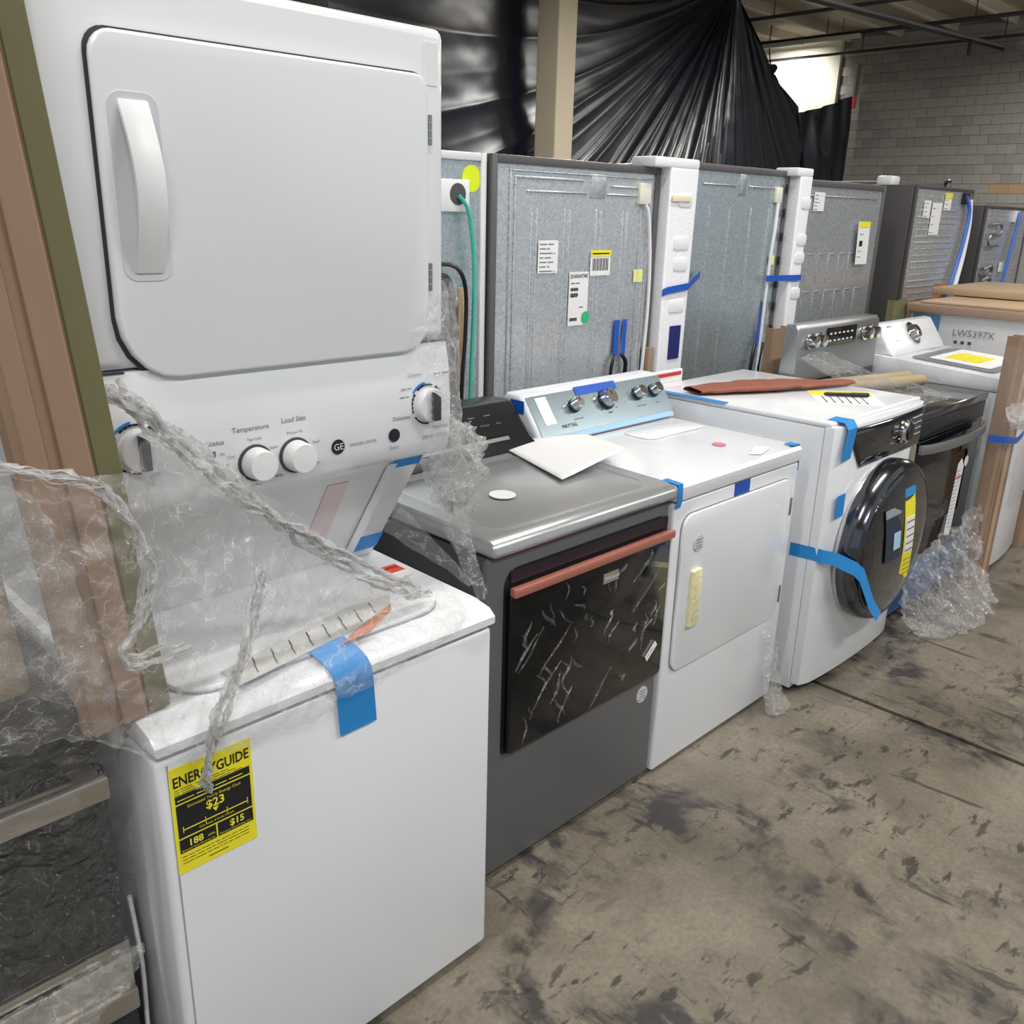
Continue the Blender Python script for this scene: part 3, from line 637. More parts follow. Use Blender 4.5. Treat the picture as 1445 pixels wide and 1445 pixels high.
# black control panel following the curve
def cpanel(u, v):
    x0 = 2.89 - .105 * v; x = x0 + (3.437 - x0) * u; z0 = .818 + .006 * math.sin(PI * u); z1 = .960
    return V((x, fcurve(x) - .006, z0 + (z1 - z0) * v))
pan = B().grid(cpanel, 24, 6).done('control_panel', mat('navy_gloss', '11141f', .08, coat=.5), fw_)
pan.modifiers.new('thickness', 'SOLIDIFY').thickness = .006
dx_ = 3.205
B().lathe([(.046, 0), (.046, .014), (.040, .022), (.033, .024), (.033, .016), (0, .016)], (dx_, fcurve(dx_) - .006, .898), (.05, -1, 0), 36).done('dial_ring', CHROME, pan)
B().lathe([(.032, 0), (.030, .026), (0, .028)], (dx_, fcurve(dx_) - .01, .898), (.05, -1, 0), 28).done('dial', BLACKP, pan)
k = B()
for c in range(5):
    for r_ in range(4):
        x = 3.27 + c * .021; k.box(x, x + .015, fcurve(x) - .0132, fcurve(x) - .0100, .868 + r_ * .022, .871 + r_ * .022)
for r_, t_ in enumerate(['normal', 'heavy duty', 'delicates', 'colors']): k.text(t_, .009, (3.09 + .01 * r_, fcurve(3.09) - .0135, .868 + r_ * .02))
k.done('lettering', mat('pale_ink', 'b8bcc8', .5), pan, False)['kind'] = 'stuff'
DC = V((3.10, 1.15, .52))
dd = B().lathe([(.292, -.075), (.298, -.05), (.298, -.02), (.288, .0), (.272, .008), (.262, .004)], DC, (0, -1, 0), 56).done('door_ring', mat('dark_chrome', '62646a', .14, .95), fw_)
B().lathe([(.268, 0), (.262, .010), (.235, .018), (.18, .026), (.09, .031), (0, .033)], DC, (0, -1, 0), 56).done('door_glass', mat('smoked_glass', '1b1c20', .1, coat=.6, bump=(14, .25, (6, 1, .6))), dd)
B().lathe([(.2915, -.078), (.296, -.066), (.2915, -.06)], DC, (0, -1, 0), 56).done('chrome_rim', CHROME, dd)
def on_door(x, z, off=.002): 
    r = math.hypot(x - DC.x, z - DC.z); return V((x, DC.y - .033 + .022 * (r / .25) ** 2 - off, z))
def strip(x0, z0, x1, z1, n=6, off=.003): return [on_door(lerp(x0, x1, t / n), lerp(z0, z1, t / n), off) for t in range(n + 1)]
ys_ = B().ribbon(strip(3.125, .70, 3.185, .36, 8), (1, 0, .0), .085).done('yellow_strip', YEL, fw_)
B().ribbon(strip(3.140, .615, 3.165, .475, 4, .0045), (1, 0, 0), .070).done('white_area', PAPER, ys_)
B().ribbon(strip(3.121, .725, 3.125, .695, 2, .0045), (1, 0, 0), .087).done('blue_tape', BTAPE, ys_)
k = B()
for i in range(5): k.text('CAUTION', .014, on_door(3.112 + .005 * i, .595 - .028 * i, .0066), bold=.01)
for i in range(4): k.text('REMOVE BOLTS', .009, on_door(3.138 + .004 * i, .445 - .02 * i, .0050))
k.done('lettering', INK, ys_, False)
nv = B().ribbon(strip(2.995, .675, 3.035, .475, 5, .003), (1, 0, 0), .125).done('navy_card', mat('navy_card', '1b2740', .4), fw_)
B().ribbon(strip(2.995, .675, 3.001, .645, 2, .0045), (1, 0, 0), .123).done('grey_header', mat('card_grey', '8d98a0', .5), nv)
B().ribbon(strip(3.040, .580, 3.052, .515, 2, .0045), (1, 0, 0), .055).done('pale_box', mat('pale_card', 'a9d2e8', .5), nv)
k = B().text('PERFECT STEAM', .010, on_door(2.955, .627, .0055)); k.text('The best clean', .009, on_door(2.958, .612, .0055)); k.text('LuxCare', .011, on_door(2.95, .655, .0068)); k.done('lettering', PAPER, nv, False)
B().rr(3.335, 3.385, .745, .815, 1.226, 1.245, .012).done('rating_badge', mat('badge_brown', '8f8672', .4), fw_)
B().ribbon([(2.80, 1.30, .9865), (2.80, 1.238, .987), (2.80, 1.223, .965), (2.785, 1.225, .86)], (1, 0, .04), .065).done('tape_strip', BTAPE, fw_)
B().ribbon([(2.795, 1.2255, .74), (2.797, 1.2255, .66)], (1, 0, .02), .058).done('tape_strip', BTAPE, fw_)
B().ribbon([(2.7285, 1.35, .53), (2.728, 1.27, .535), (2.735, 1.236, .532), (2.775, 1.205, .52), (2.795, 1.142, .50), (2.83, 1.130, .47), (2.88, 1.124, .40), (2.92, 1.118, .34), (2.985, 1.110, .275)], [(0, 0, 1), (0, 0, 1), (.1, 0, 1), (.2, -.1, 1), (.3, 0, 1), (.6, 0, 1), (.8, .1, .8), (.8, .1, .6), (1, .1, .5)], .046).done('torn_tape', BTAPE, fw_)
B().ribbon([(2.733, 1.95, .9865), (2.733, 1.66, .9865)], (1, 0, .0), .035).done('tape_strip', BTAPE, fw_)
lb = B().prism([(2.99, 1.44), (3.20, 1.60), (3.36, 1.42), (3.15, 1.27)], 'z', .9853, .9863).done('energy_label', PAPER, fw_, False)
B().prism([(3.13, 1.545), (3.20, 1.595), (3.35, 1.425), (3.28, 1.375)], 'z', .9863, .9868).done('yellow_band', YEL, lb, False)
k = B()
for i in range(6): k.text('Estimated yearly cost', .014, (3.04 + .018 * i, 1.43 - .022 * i, .9872), (.8, .6, 0), (-.6, .8, 0))
k.done('lettering', INK, lb, False)
# bag of brown paper lying on top, and pen
def bag(u, v):
    x = 2.77 + u * .69; yc = 1.83 - .28 * u; wd_ = .085 * (math.sin(PI * min(max(.06 + .9 * u, .0), 1)) ** .5) * (1.1 - .35 * u)
    a = v * 2 * PI
    return V((x + .0 * math.cos(a), yc + wd_ * math.cos(a) * (1 + .15 * nz(u * 9, v * 5, 1)), .990 + .016 * (1 + math.sin(a)) * (.5 + .5 * math.sin(PI * min(u + .1, 1))) + .006 * nz(u * 12, math.cos(a), 3)))
o = B().grid(bag, 50, 18).done('brown_paper_bag', mat('rust_paper', '8e5340', .65, bump=(25, .5)), loc=(3.1, 1.7, .99), angle=60)
tag(o, 'crumpled rust-brown paper bag lying across the front-load washer top', 'bag')
pn = thing('marker_pen', 'thin black marker pen lying on the label of the front-load washer', 'pen', (3.22, 1.42, .9875))
B().lathe([(.004, 0), (.007, .01), (.007, .10), (.003, .16)], (3.14, 1.50, .9955), (.66, -.75, 0), 12).done('barrel', BLACKP, pn)
B().lathe([(.008, 0), (.008, .06), (.006, .065)], (3.205, 1.426, .9962), (.66, -.75, 0), 12).done('cap', BLACKP, pn)
tg = B().box(2.79, 3.0, 2.035, 2.05, .97, 1.03).done('white_carton_card', PAPER, None, False, loc=(2.9, 2.04, .97)); tag(tg, 'white card with red header behind the front-load washer', 'card')
B().box(2.80, 2.99, 2.0325, 2.035, 1.008, 1.022).done('red_header', mat('red_print2', 'b8272f', .5), tg, False)

# ================================================================= BLACK RANGE WITH STEEL BACKGUARD
r1 = thing('black_range', 'black glass range with curved steel handle and steel backguard', 'range', (3.83, 1.6, 0))
AX0, AX1, AY = 3.462, 4.215, 1.262
B().box(AX0, AX1, AY + .04, 1.9, .02, .875, .006).done('body', BLACKP, r1)
B().box(AX0 - .002, AX1 + .002, AY, 1.86, .878, .912, .006).done('cooktop', mat('smoked_top', '2a2b2d', .12, coat=.4), r1)
B().box(AX0, AX1, AY + .005, AY + .04, .80, .876, .006).done('vent_strip', BLACKP, r1)
o1 = B().box(AX0, AX1, AY + .005, AY + .04, .25, .795, .006).done('oven_door', BLACKG, r1)
B().rr(AX0 + .12, AX1 - .12, .40, .68, AY + .0035, AY + .006, .02).done('window', mat('window_dark', '050506', .05), o1)
hb = [(AX0 + .03 + .70 * k / 12, AY - .02 - .045 * math.sin(PI * k / 12) ** .6) for k in range(13)]
B().prism(hb + [(x, y + .014) for x, y in hb[::-1]], 'z', .752, .790, .003).done('handle', STEELG, o1)
B().box(AX0, AX1, AY + .005, AY + .04, .06, .245, .005).done('drawer', mat('blue_film_steel', '2d5f9a', .35, .4), r1)
sl = B().prism([(3.985, .30), (4.055, .285), (4.075, .60), (4.04, .64), (4.005, .62)], 'y', AY + .002, AY + .0048).done('care_label', PAPER, o1, False)
k = B()
for i in range(16): k.text('Remove film', .009, (3.998, AY + .0012, .33 + i * .017))
k.done('lettering', INK, sl, False)
B().box(4.008, 4.066, AY + .001, AY + .0018, .555, .563).done('red_line', mat('red_print', 'd8482e', .5), sl, False)
B().lathe([(0, 0), (.024, 0), (.024, .001), (0, .0012)], (4.10, AY + .0045, .62), (0, -1, 0), 20).done('round_sticker', PAPER, o1)
bg = B().prism([(1.795, .915), (1.80, 1.17), (1.815, 1.19), (1.86, 1.19), (1.88, .915)], 'x', AX0 + .005, AX1 + .02, .008, 3).done('backguard', STEELG, r1)
B().rr(3.715, 3.99, 1.085, 1.165, 1.794, 1.7995, .006).done('display', BLACKG, bg)
k = B()
for i in range(6):
    for j in range(2): k.box(3.735 + i * .04, 3.752 + i * .04, 1.7928, 1.794, 1.105 + j * .03, 1.112 + j * .03)
k.done('display_marks', PAPER, bg, False)
for x in (3.565, 3.635, 4.085, 4.155):
    B().lathe([(.034, 0), (.034, .006), (.027, .008), (.025, .036), (0, .038)], (x, 1.797, 1.12), (0, -1, 0), 24).done('knob', CHROME, bg)
B().box(AX0, AX1, 1.79, 1.80, .915, .955, .003).done('vent_bar', BLACKP, bg)
# rolled cardboard tubes on the cooktop
for i, (a, b2) in enumerate([((3.50, 1.70, .938), (4.12, 1.52, .938)), ((3.60, 1.74, .938), (4.16, 1.60, .938))]):
    o = B().tube([a, b2], .025, 14, 0).done('cardboard_tube', mat('tan_tube', 'a8987a', .8), loc=a); tag(o, ['tan cardboard tube lying nearest the front on the black cooktop', 'tan cardboard tube lying at the back of the black cooktop'][i], 'tube')
post('cardboard_post', 'ridged cardboard post standing beside the steel backguard', (3.87, 2.09, .0), (3.87, 2.09, 1.125), ushape(.14, .05, .005), CARD)

# ================================================================= WRAPPED WHITE WASHER AT THE RIGHT
w2 = thing('wrapped_washer', 'white top-load washer wrapped in clear film between cardboard posts', 'washer', (4.65, 1.6, 0))
UX0, UX1, UY = 4.275, 4.96, 1.215
arc = [(UX0 + (UX1 - UX0) * k / 10, UY + .02 - .03 * math.sin(PI * k / 10)) for k in range(11)]
B().prism(arc + [(UX1, 1.86), (UX0, 1.86)], 'z', .02, .90, .008).done('cabinet', WHITE, w2)
B().prism([(1.21, .903), (1.205, .93), (1.25, .965), (1.80, 1.0), (1.86, 1.0), (1.86, .903)], 'x', UX0, UX1, .006).done('deck', WHITE, w2)
l2 = B().rr(4.35, 4.90, 1.30, 1.68, 0, .012, .04, 'z').done('lid', mat('lid_grey', '7d828c', .3), w2); l2.location.z += .968; l2.rotation_euler.x = .06; l2.location.z -= .06 * 1.3 * 0
l2.location = (0, 0, 0); 
for v in l2.data.vertices: pass
l2.location = V((0, 0, .982)); l2.rotation_euler = (.0635, 0, 0)
B().rr(4.42, 4.86, 1.34, 1.62, .0135, .0148, .01, 'z').done('paper_label', PAPER, w2); yl = C.objects['paper_label']; yl.location = (0, 0, .982); yl.rotation_euler = (.0635, 0, 0)
y3 = B().rr(4.50, 4.74, 1.42, 1.58, .015, .0156, .01, 'z').done('yellow_area', YEL, w2); y3.location = (0, 0, .982); y3.rotation_euler = (.0635, 0, 0)
c2 = B().prism([(1.74, .998), (1.75, 1.02), (1.83, 1.135), (1.86, 1.14), (1.90, 1.13), (1.90, .998)], 'x', UX0 + .02, UX1 - .02, .014, 3).done('console', WHITE, w2)
B().lathe([(.06, 0), (.06, .006), (.044, .008), (.033, .032), (0, .034)], (4.62, 1.79, 1.078), (0, -.82, .57), 28).done('dial', CHROME, c2)
k = B().text('WASH', .018, (4.37, 1.816, 1.118), (1, 0, 0), (0, .57, .82)); k.text('CYCLE', .014, (4.40, 1.773, 1.055), (1, 0, 0), (0, .57, .82)); k.done('lettering', GREYINK, c2, False)
p1 = post('cardboard_post', 'tall ridged cardboard post at the near corner of the film-wrapped washer', (4.225, 1.165, 0), (4.225, 1.165, 1.16), ushape(.075, .06, .006), CARD)
p2 = post('cardboard_post', 'thin cardboard post pressed behind the tall ridged one at the wrapped washer', (4.30, 1.15, 0), (4.30, 1.15, 1.16), ushape(.05, .05, .006), CARDL)
post('cardboard_post', 'cardboard post at the outer corner of the film-wrapped washer', (5.01, 1.20, 0), (5.01, 1.20, 1.1), ushape(.05, .05, .006), CARD)
for q in (p1, p2): 
    B().box(-.014, .004, -.005, .001, 0, 1.15, .002).done('ridge', CARD, q, False)
# wrapped cartons further on
ct = thing('wrapped_carton', 'white and blue carton with brown cardboard top under stretch film', 'carton', (5.5, 1.75, 0))
B().box(5.10, 5.95, 1.40, 2.0, .0, 1.14, .005).done('box', mat('carton_white', 'd4d5d8', .6), ct)
B().box(5.094, 5.10, 1.84, 1.985, .2, 1.13).done('blue_print', mat('carton_blue', '3f82b8', .5), ct)
B().text('LW5397X', .05, (5.093, 1.765, 1.035), (0, -1, 0), (0, 0, 1)).done('lettering', GREYINK, ct, False)
B().text('- - -', .06, (5.093, 1.75, .985), (0, -1, 0), (0, 0, 1)).done('marks', INK, ct, False)
B().box(5.07, 5.97, 1.38, 2.02, 1.14, 1.185, .006).done('cardboard_cap', CARD, ct)
B().box(5.12, 5.92, 1.44, 1.97, 1.186, 1.20, .004).done('cardboard_sheet', CARDL, ct)
o = B().box(5.6, 6.5, 1.6, 2.1, 1.205, 1.245, .006).done('cardboard_slab', CARDL, loc=(6, 1.85, 1.205)); tag(o, 'flat cardboard slab lying on top of the wrapped carton', 'cardboard')
ct2 = thing('brown_carton', 'brown carton standing past the wrapped white carton', 'carton', (6.4, 1.75, 0))
B().box(6.0, 6.85, 1.35, 2.05, 0, 1.20, .005).done('box', CARDL, ct2); B().box(6.4, 6.45, 1.345, 2.055, 1.195, 1.203).done('packing_tape', mat('packing_tape', '9a7a58', .3), ct2)
post('cardboard_post', 'short cardboard angle leaning against the dotted refrigerator back', (5.04, 2.03, 0), (5.04, 2.03, 1.20), ushape(.16, .05, .006), OLIVE)
post('cardboard_post', 'orange-brown cardboard angle rising behind the wrapped carton', (5.95, 2.16, 0), (6.02, 2.18, 1.24), ushape(.10, .05, .006), mat('rust_board', 'a8704c', .8))

# ================================================================= REFRIGERATORS SEEN FROM BEHIND
G1, G2 = galv(), galv('galvanised_dotted', 'd4d5d5', True)
G3 = galv('galvanised_grey', 'c3c6c9'); G4 = galv('galvanised_blue', 'bcc6ca')
SEAM = mat('emboss_edge', '8f9498', .3, .9)
def fridge(x0, x1, y, top, label, case, back, rim=.03, dep=.70, group=None):
    t = thing('refrigerator', label, 'refrigerator', ((x0 + x1) / 2, y + dep / 2, 0), group)
    B().box(x0, x1, y + .02, y + dep, .03, top, .008).done('cabinet', case, t)
    f_ = B()
    f_.box(x0, x0 + rim, y, y + .02, .03, top, .003); f_.box(x1 - rim, x1, y, y + .02, .03, top, .003); f_.box(x0 + rim, x1 - rim, y, y + .02, top - rim, top, .003)
    f_.done('rim', case, t)
    bp = B().box(x0 + rim, x1 - rim, y + .008, y + .02, .25, top - rim).done('back_panel', back, t, False)
    B().box(x0 + .02, x1 - .02, y + .04, y + dep - .05, 0, .03).done('base', BLACKP, t)
    return t, bp
def rib(bp, x0, x1, z0, z1, y, m, th=.006, r=.004): return B().box(x0, x1, y - th, y + .001, z0, z1, r, 2).done('rib', m, bp)
# F1 white framed, recessed back
t1, b1 = fridge(1.27, 2.178, 2.315, 1.785, 'white-framed refrigerator back with teal cord and round yellow-green sticker', mat('white_case', 'd8dadd', .35), G4, .025)
B().lathe([(0, 0), (.042, 0), (.042, .001), (0, .0012)], (2.115, 2.3225, 1.705), (0, -1, 0), 28).done('round_sticker', mat('lime_sticker', 'dcea1e', .5), t1)
bk = B().box(1.97, 2.095, 2.307, 2.323, 1.60, 1.70, .004).done('cord_bracket', WPLASTIC, t1)
B().lathe([(.0, 0), (.034, 0), (.034, .002), (0, .003)], (2.042, 2.3075, 1.655), (0, -1, 0), 24).done('bracket_hole', mat('hole_grey', '4b4a48', .6), bk)
B().tube([(2.040, 2.300, 1.65), (2.075, 2.290, 1.60), (2.100, 2.290, 1.45), (2.105, 2.295, 1.25), (2.095, 2.295, 1.0), (2.090, 2.295, .5)], .007, 8).done('teal_cord', mat('teal_cord', '3fb8a4', .4), t1)
B().tube([(1.915, 2.285, 1.44), (2.005, 2.275, 1.43), (2.050, 2.275, 1.36), (2.055, 2.280, 1.2), (2.040, 2.280, 1.0), (2.035, 2.285, .5)], .007, 8).done('black_cord', BLACKP, t1)
B().tube([(1.915, 2.295, 1.40), (1.995, 2.295, 1.38), (2.015, 2.295, 1.2), (2.015, 2.295, .9), (2.015, 2.295, .5)], .012, 8).done('dark_hose', mat('hose_dark', '2e3238', .5), t1)
B().box(2.037, 2.065, 2.293, 2.317, .4, 1.36, .003).done('tan_strip', CARDL, t1)
# F2
t2, b2_ = fridge(2.187, 3.123, 2.30, 1.787, 'galvanised refrigerator back with a quarantine tag and green dot', CASE, G1, .028)
yb = 2.308
rib(b2_, 2.30, 2.66, 1.715, 1.725, yb, G1); rib(b2_, 2.82, 3.0, 1.70, 1.71, yb, G1); rib(b2_, 2.36, 2.68, 1.672, 1.68, yb, G1); rib(b2_, 2.80, 3.0, 1.672, 1.68, yb, G1)
rib(b2_, 2.70, 2.79, 1.66, 1.745, yb, G1, .004); rib(b2_, 2.30, 2.308, .3, 1.72, yb, G1); rib(b2_, 2.275, 2.281, .3, 1.74, yb, G1); rib(b2_, 2.27, 3.08, 1.737, 1.743, yb, G1)
for x in (2.385, 2.56, 2.74, 2.90):
    rib(b2_, x, x + .010, .3, 1.62, yb, G1, .003); rib(b2_, x + .028, x + .032, .3, 1.62, yb, G1, .003)
rib(b2_, 3.01, 3.016, .3, 1.73, yb, G1); rib(b2_, 3.06, 3.068, .3, 1.73, yb, G1)
def card(x0, x1, z0, z1, y, t, name='paper_label', m=PAPER, skew=0):
    return B().prism([(x0, z0), (x1, z0), (x1 + skew, z1), (x0 + skew, z1)], 'y', y - .0025, y - .001).done(name, m, t, False)
def lines(o, x0, z0, z1, y, txts, sz, m=INK, n=6):
    k = B()
    for i in range(n): k.text(txts[i % len(txts)], sz, (x0, y, z1 - (z1 - z0) * (i + .8) / n))
    k.done('lettering', m, o, False)
l = card(2.425, 2.53, 1.395, 1.51, yb - .003, t2); lines(l, 2.432, 1.395, 1.505, yb - .0062, ['Wiring sheet', 'Model 25', 'Compressor 4', 'Fan motor'], .014, GREYINK, 7)
l = card(2.60, 2.71, 1.195, 1.395, yb - .003, t2, 'quarantine_tag'); k = B().text('QUARANTINE', .02, (2.604, yb - .0062, 1.373), bold=.015, fit=.10); k.text('Item 2204', .012, (2.61, yb - .0062, 1.35)); k.text('Unit ID', .012, (2.61, yb - .0062, 1.30)); k.text('Note', .012, (2.66, yb - .0062, 1.26))
for z in (1.325, 1.305, 1.213):
    for i in range(10): k.box(2.608 + i * .0045, 2.610 + i * .0045 + .001 * (i % 3), yb - .0065, yb - .006, z, z + .012)
k.done('lettering', INK, l, False)
B().lathe([(0, 0), (.024, 0), (.024, .001), (0, .0012)], (2.700, yb - .006, 1.222), (0, -1, 0), 24).done('green_dot', mat('green_dot', '33b578', .5), l)
l = card(2.717, 2.836, 1.378, 1.472, yb - .003, t2, 'barcode_label'); y_ = card(2.717, 2.836, 1.45, 1.473, yb - .0045, t2, 'yellow_header', YEL); k = B().text('W0340DV04', .0175, (2.725, yb - .0078, 1.4555), bold=.02, fit=.10)
for i in range(16): k.box(2.728 + i * .0062, 2.7295 + i * .0062 + .0015 * (i % 3 > 0), yb - .0065, yb - .006, 1.397, 1.443)
k.done('lettering', INK, l, False)
card(2.99, 3.05, 1.345, 1.395, yb - .003, t2, 'sticky_note', mat('pale_yellow', 'e6e493', .6))
jb = B().box(2.985, 3.058, 2.292, 2.309, 1.645, 1.725, .004).done('junction_box', mat('cream_plastic', 'e3e0d2', .4), t2)
B().tube([(3.03, 2.297, 1.645), (3.05, 2.292, 1.6), (3.075, 2.292, 1.45), (3.085, 2.292, 1.25), (3.075, 2.292, 1.0), (3.06, 2.292, .7)], .007, 8).done('white_cord', WPLASTIC, t2)
B().ribbon([(2.90, 2.300, 1.20), (2.895, 2.298, 1.06)], (1, 0, 0), .032).done('tape_strip', DBTAPE, t2); B().ribbon([(2.95, 2.300, 1.20), (2.935, 2.29, 1.05)], (1, 0, 0), .026).done('tape_strip', DBTAPE, t2)
B().tube([(2.89, 2.295, 1.06), (2.87, 2.29, 1.03), (2.865, 2.29, .95), (2.90, 2.29, .6)], .007, 8).done('black_cord', BLACKP, t2)
B().tube([(2.93, 2.295, 1.06), (2.95, 2.285, 1.03), (2.955, 2.29, .95), (2.94, 2.29, .6)], .009, 8).done('black_cord', BLACKP, t2)
B().box(3.085, 3.118, 2.27, 2.30, .6, 1.075, .003).done('cardboard_edge', CARD, t2)
B().ribbon([(2.55, 2.55, 1.789), (2.85, 2.6, 1.789)], (0, 1, 0), .08).done('blue_tape', BTAPE, t2)
# F3
t3, b3 = fridge(3.350, 4.150, 2.30, 1.820, 'bluish galvanised refrigerator back between two white foam posts', CASE, G4, .028)
rib(b3, 3.43, 3.70, 1.735, 1.743, yb, G4); rib(b3, 3.80, 4.03, 1.735, 1.743, yb, G4); rib(b3, 3.72, 3.78, 1.70, 1.79, yb, G4, .004)
for x in (3.50, 3.66, 3.84, 4.0): rib(b3, x, x + .008, .3, 1.65, yb, G4, .003)
B().box(4.03, 4.085, 2.292, 2.309, 1.675, 1.745, .004).done('junction_box', mat('cream_plastic', 'e3e0d2', .4), t3)
B().tube([(4.06, 2.297, 1.675), (4.045, 2.29, 1.55), (4.03, 2.29, 1.4), (4.02, 2.29, 1.0), (4.0, 2.29, .6)], .008, 8).done('white_cord', WPLASTIC, t3)
card(4.04, 4.095, 1.39, 1.435, yb - .003, t3, 'sticky_note', mat('pale_yellow', 'e6e493', .6))
B().ribbon([(4.035, 2.300, 1.22), (3.99, 2.29, 1.0)], (1, 0, .1), .03).done('tape_strip', DBTAPE, t3)
for x in (3.98, 4.05): B().tube([(x, 2.29, 1.02), (x - .03, 2.285, .9), (x - .02, 2.29, .6)], .009, 8).done('black_cord', BLACKP, t3)
for k_ in range(9): B().box(4.118, 4.135, 2.292, 2.301, 1.72 - k_ * .11, 1.76 - k_ * .11, .002).done('black_clip', BLACKP, t3)
# foam posts
def foam_post(x0, x1, y0, z0, z1, label, cap, tz):
    t = thing('foam_post', label, 'foam packing', ((x0 + x1) / 2, y0 + .08, 0))
    B().prism([(x0, z0), (x1 - .025, z0), (x1 - .012, (z0 + z1) / 2), (x1, z1), (x0, z1)], 'y', y0, y0 + .07, .01, 3).done('column', FOAM, t)
    B().box(cap, x1, y0, y0 + .12, z1 - .003, z1 + .035, .008).done('cap', FOAM, t)
    z = z1 - .12
    i = 0
    while z > 1.18:
        B().rr((x0 + .06 - .01 * (i % 2)) if x0 < 3.5 else x0 + .03, x1 - .035 if x0 < 3.5 else x1 + .0, z - .03, z + .025, y0 - .004, y0 + .002, .018, bev=.003).done('bump', FOAM, t); z -= (.17, .085)[i % 2]; i += 1
    B().ribbon([(x0 - .002, y0 - .001, tz - .01), (x0 + .02, y0 - .0095, tz), (x1 - .025, y0 - .0095, tz + .012), (x1 + .01, y0 + .005, tz + .02), (x1 + .12, y0 + .035, tz + .055)] if x0 < 3.5 else [(x0 - .16, y0 + .035, tz), (x0, y0 - .002, tz), (x0 + .03, y0 - .0095, tz), (x1 - .02, y0 - .0095, tz)], (0, 0, 1), .028).done('tape_strip', DBTAPE, t)
    return t
f1 = foam_post(3.129, 3.325, 2.255, .03, 1.79, 'white foam corner post taped blue between two galvanised backs', 3.02, 1.31)
B().box(3.20, 3.275, 2.249, 2.256, 1.02, 1.16).done('navy_patch', mat('navy_print', '1c2468', .5), f1)
B().box(3.14, 3.27, 2.246, 2.25, 1.66, 1.685, .002).done('cream_strip', mat('cream_tape', 'e8dfc2', .6), f1)
f2 = foam_post(4.157, 4.275, 2.245, .03, 1.80, 'narrow white foam post beside the ribbed grey refrigerator', 4.12, 1.33)
# F4
t4, b4 = fridge(4.300, 5.235, 2.30, 1.792, 'grey refrigerator back embossed with a grid and a hanging tag', CASE, G3, .03)
for i in range(6):
    for j in range(4):
        x = 4.42 + i * .12; z = .72 + j * .19; rib(b4, x, x + .07, z + .14, z + .147, yb, G3, .004, .002); rib(b4, x, x + .006, z, z + .14, yb, G3, .003, .001)
rib(b4, 4.38, 5.15, 1.715, 1.722, yb, G3)
l = card(4.42, 4.53, 1.645, 1.735, yb - .003, t4); lines(l, 4.427, 1.645, 1.73, yb - .0062, ['Serial', 'Model', 'Volts 115'], .014, GREYINK, 5)
l = card(4.94, 5.08, 1.375, 1.60, yb - .02, t4, 'hanging_tag', PAPER, -.02); card(4.932, 5.062, 1.57, 1.60, yb - .022, t4, 'yellow_header', YEL, -.003); k = B()
for i in range(10): k.box(4.955 + i * .004, 4.957 + i * .004, yb - .0235, yb - .0228, 1.47, 1.50)
for z in (1.53, 1.44, 1.41): k.text('Item 40', .014, (4.95, yb - .0235, z))
k.done('lettering', INK, l, False)
# F5
t5, b5 = fridge(5.660, 6.590, 2.30, 1.815, 'refrigerator back of dotted metal with blue cable and dark side', mat('dark_side', '4b484a', .45, .1), G2, .02)
for i in range(26): rib(b5, 5.76, 6.36, .72 + i * .038, .728 + i * .038, yb, G2, .003, .001)
for x0, x1, z0, z1, m in ((5.80, 5.90, 1.63, 1.73, PAPER), (5.93, 6.08, 1.53, 1.72, PAPER), (6.11, 6.22, 1.68, 1.78, PAPER)):
    l = card(x0, x1, z0, z1, yb - .004, t5, 'paper_label', m); lines(l, x0 + .01, z0, z1, yb - .0072, ['Item 88', 'Lot 3', 'Check'], .016, GREYINK, 4)
card(6.11, 6.22, 1.75, 1.782, yb - .006, t5, 'yellow_header', YEL)
B().tube([(6.42, 2.29, 1.77), (6.47, 2.27, 1.68), (6.43, 2.26, 1.5), (6.38, 2.26, 1.35), (6.30, 2.25, 1.22), (6.28, 2.25, 1.1)], .013, 8).done('blue_cable', mat('blue_cable', '3c6cc8', .4), t5)
B().tube([(6.48, 2.28, 1.75), (6.50, 2.27, 1.6), (6.46, 2.26, 1.4), (6.38, 2.25, 1.2)], .016, 8).done('white_sleeve', WPLASTIC, t5)
B().box(6.40, 6.49, 2.285, 2.309, 1.72, 1.79, .003).done('valve_box', BLACKP, t5)
B().box(5.75, 5.87, 2.5, 2.6, 1.815, 1.87, .012).done('hinge_cover', WPLASTIC, t5)
B().tube([(6.35, 2.4, 1.82), (6.40, 2.4, 1.86), (6.46, 2.45, 1.85), (6.52, 2.45, 1.82)], .012, 6).done('wire_bundle', BLACKP, t5)
# F6 and one behind
t6, b6 = fridge(6.88, 7.80, 2.30, 1.725, 'shorter refrigerator back with coiled tubes past the dotted one', mat('dark_side', '4b484a', .45, .1), G2, .02)
B().tube([(6.98, 2.29, 1.60), (7.16, 2.28, 1.60), (7.16, 2.28, 1.53), (6.98, 2.28, 1.53), (6.98, 2.28, 1.46), (7.16, 2.28, 1.46)], .010, 8).done('coil_tube', STEELG, t6)
for z in (1.30, 1.22, 1.12): B().tube([(6.96, 2.285, z), (7.08, 2.27, z + .02), (7.10, 2.28, z - .04), (6.96, 2.285, z - .03)], .014, 8).done('valve_tube', STEELG, t6)
B().tube([(7.50, 2.28, 1.69), (7.48, 2.27, 1.62), (7.42, 2.27, 1.4), (7.37, 2.27, 1.15)], .013, 8).done('blue_cable', mat('blue_cable', '3c6cc8', .4), t6)
B().box(7.45, 7.53, 2.285, 2.309, 1.62, 1.70, .003).done('junction_box', WPLASTIC, t6); card(7.33, 7.42, 1.27, 1.34, yb - .006, t6)
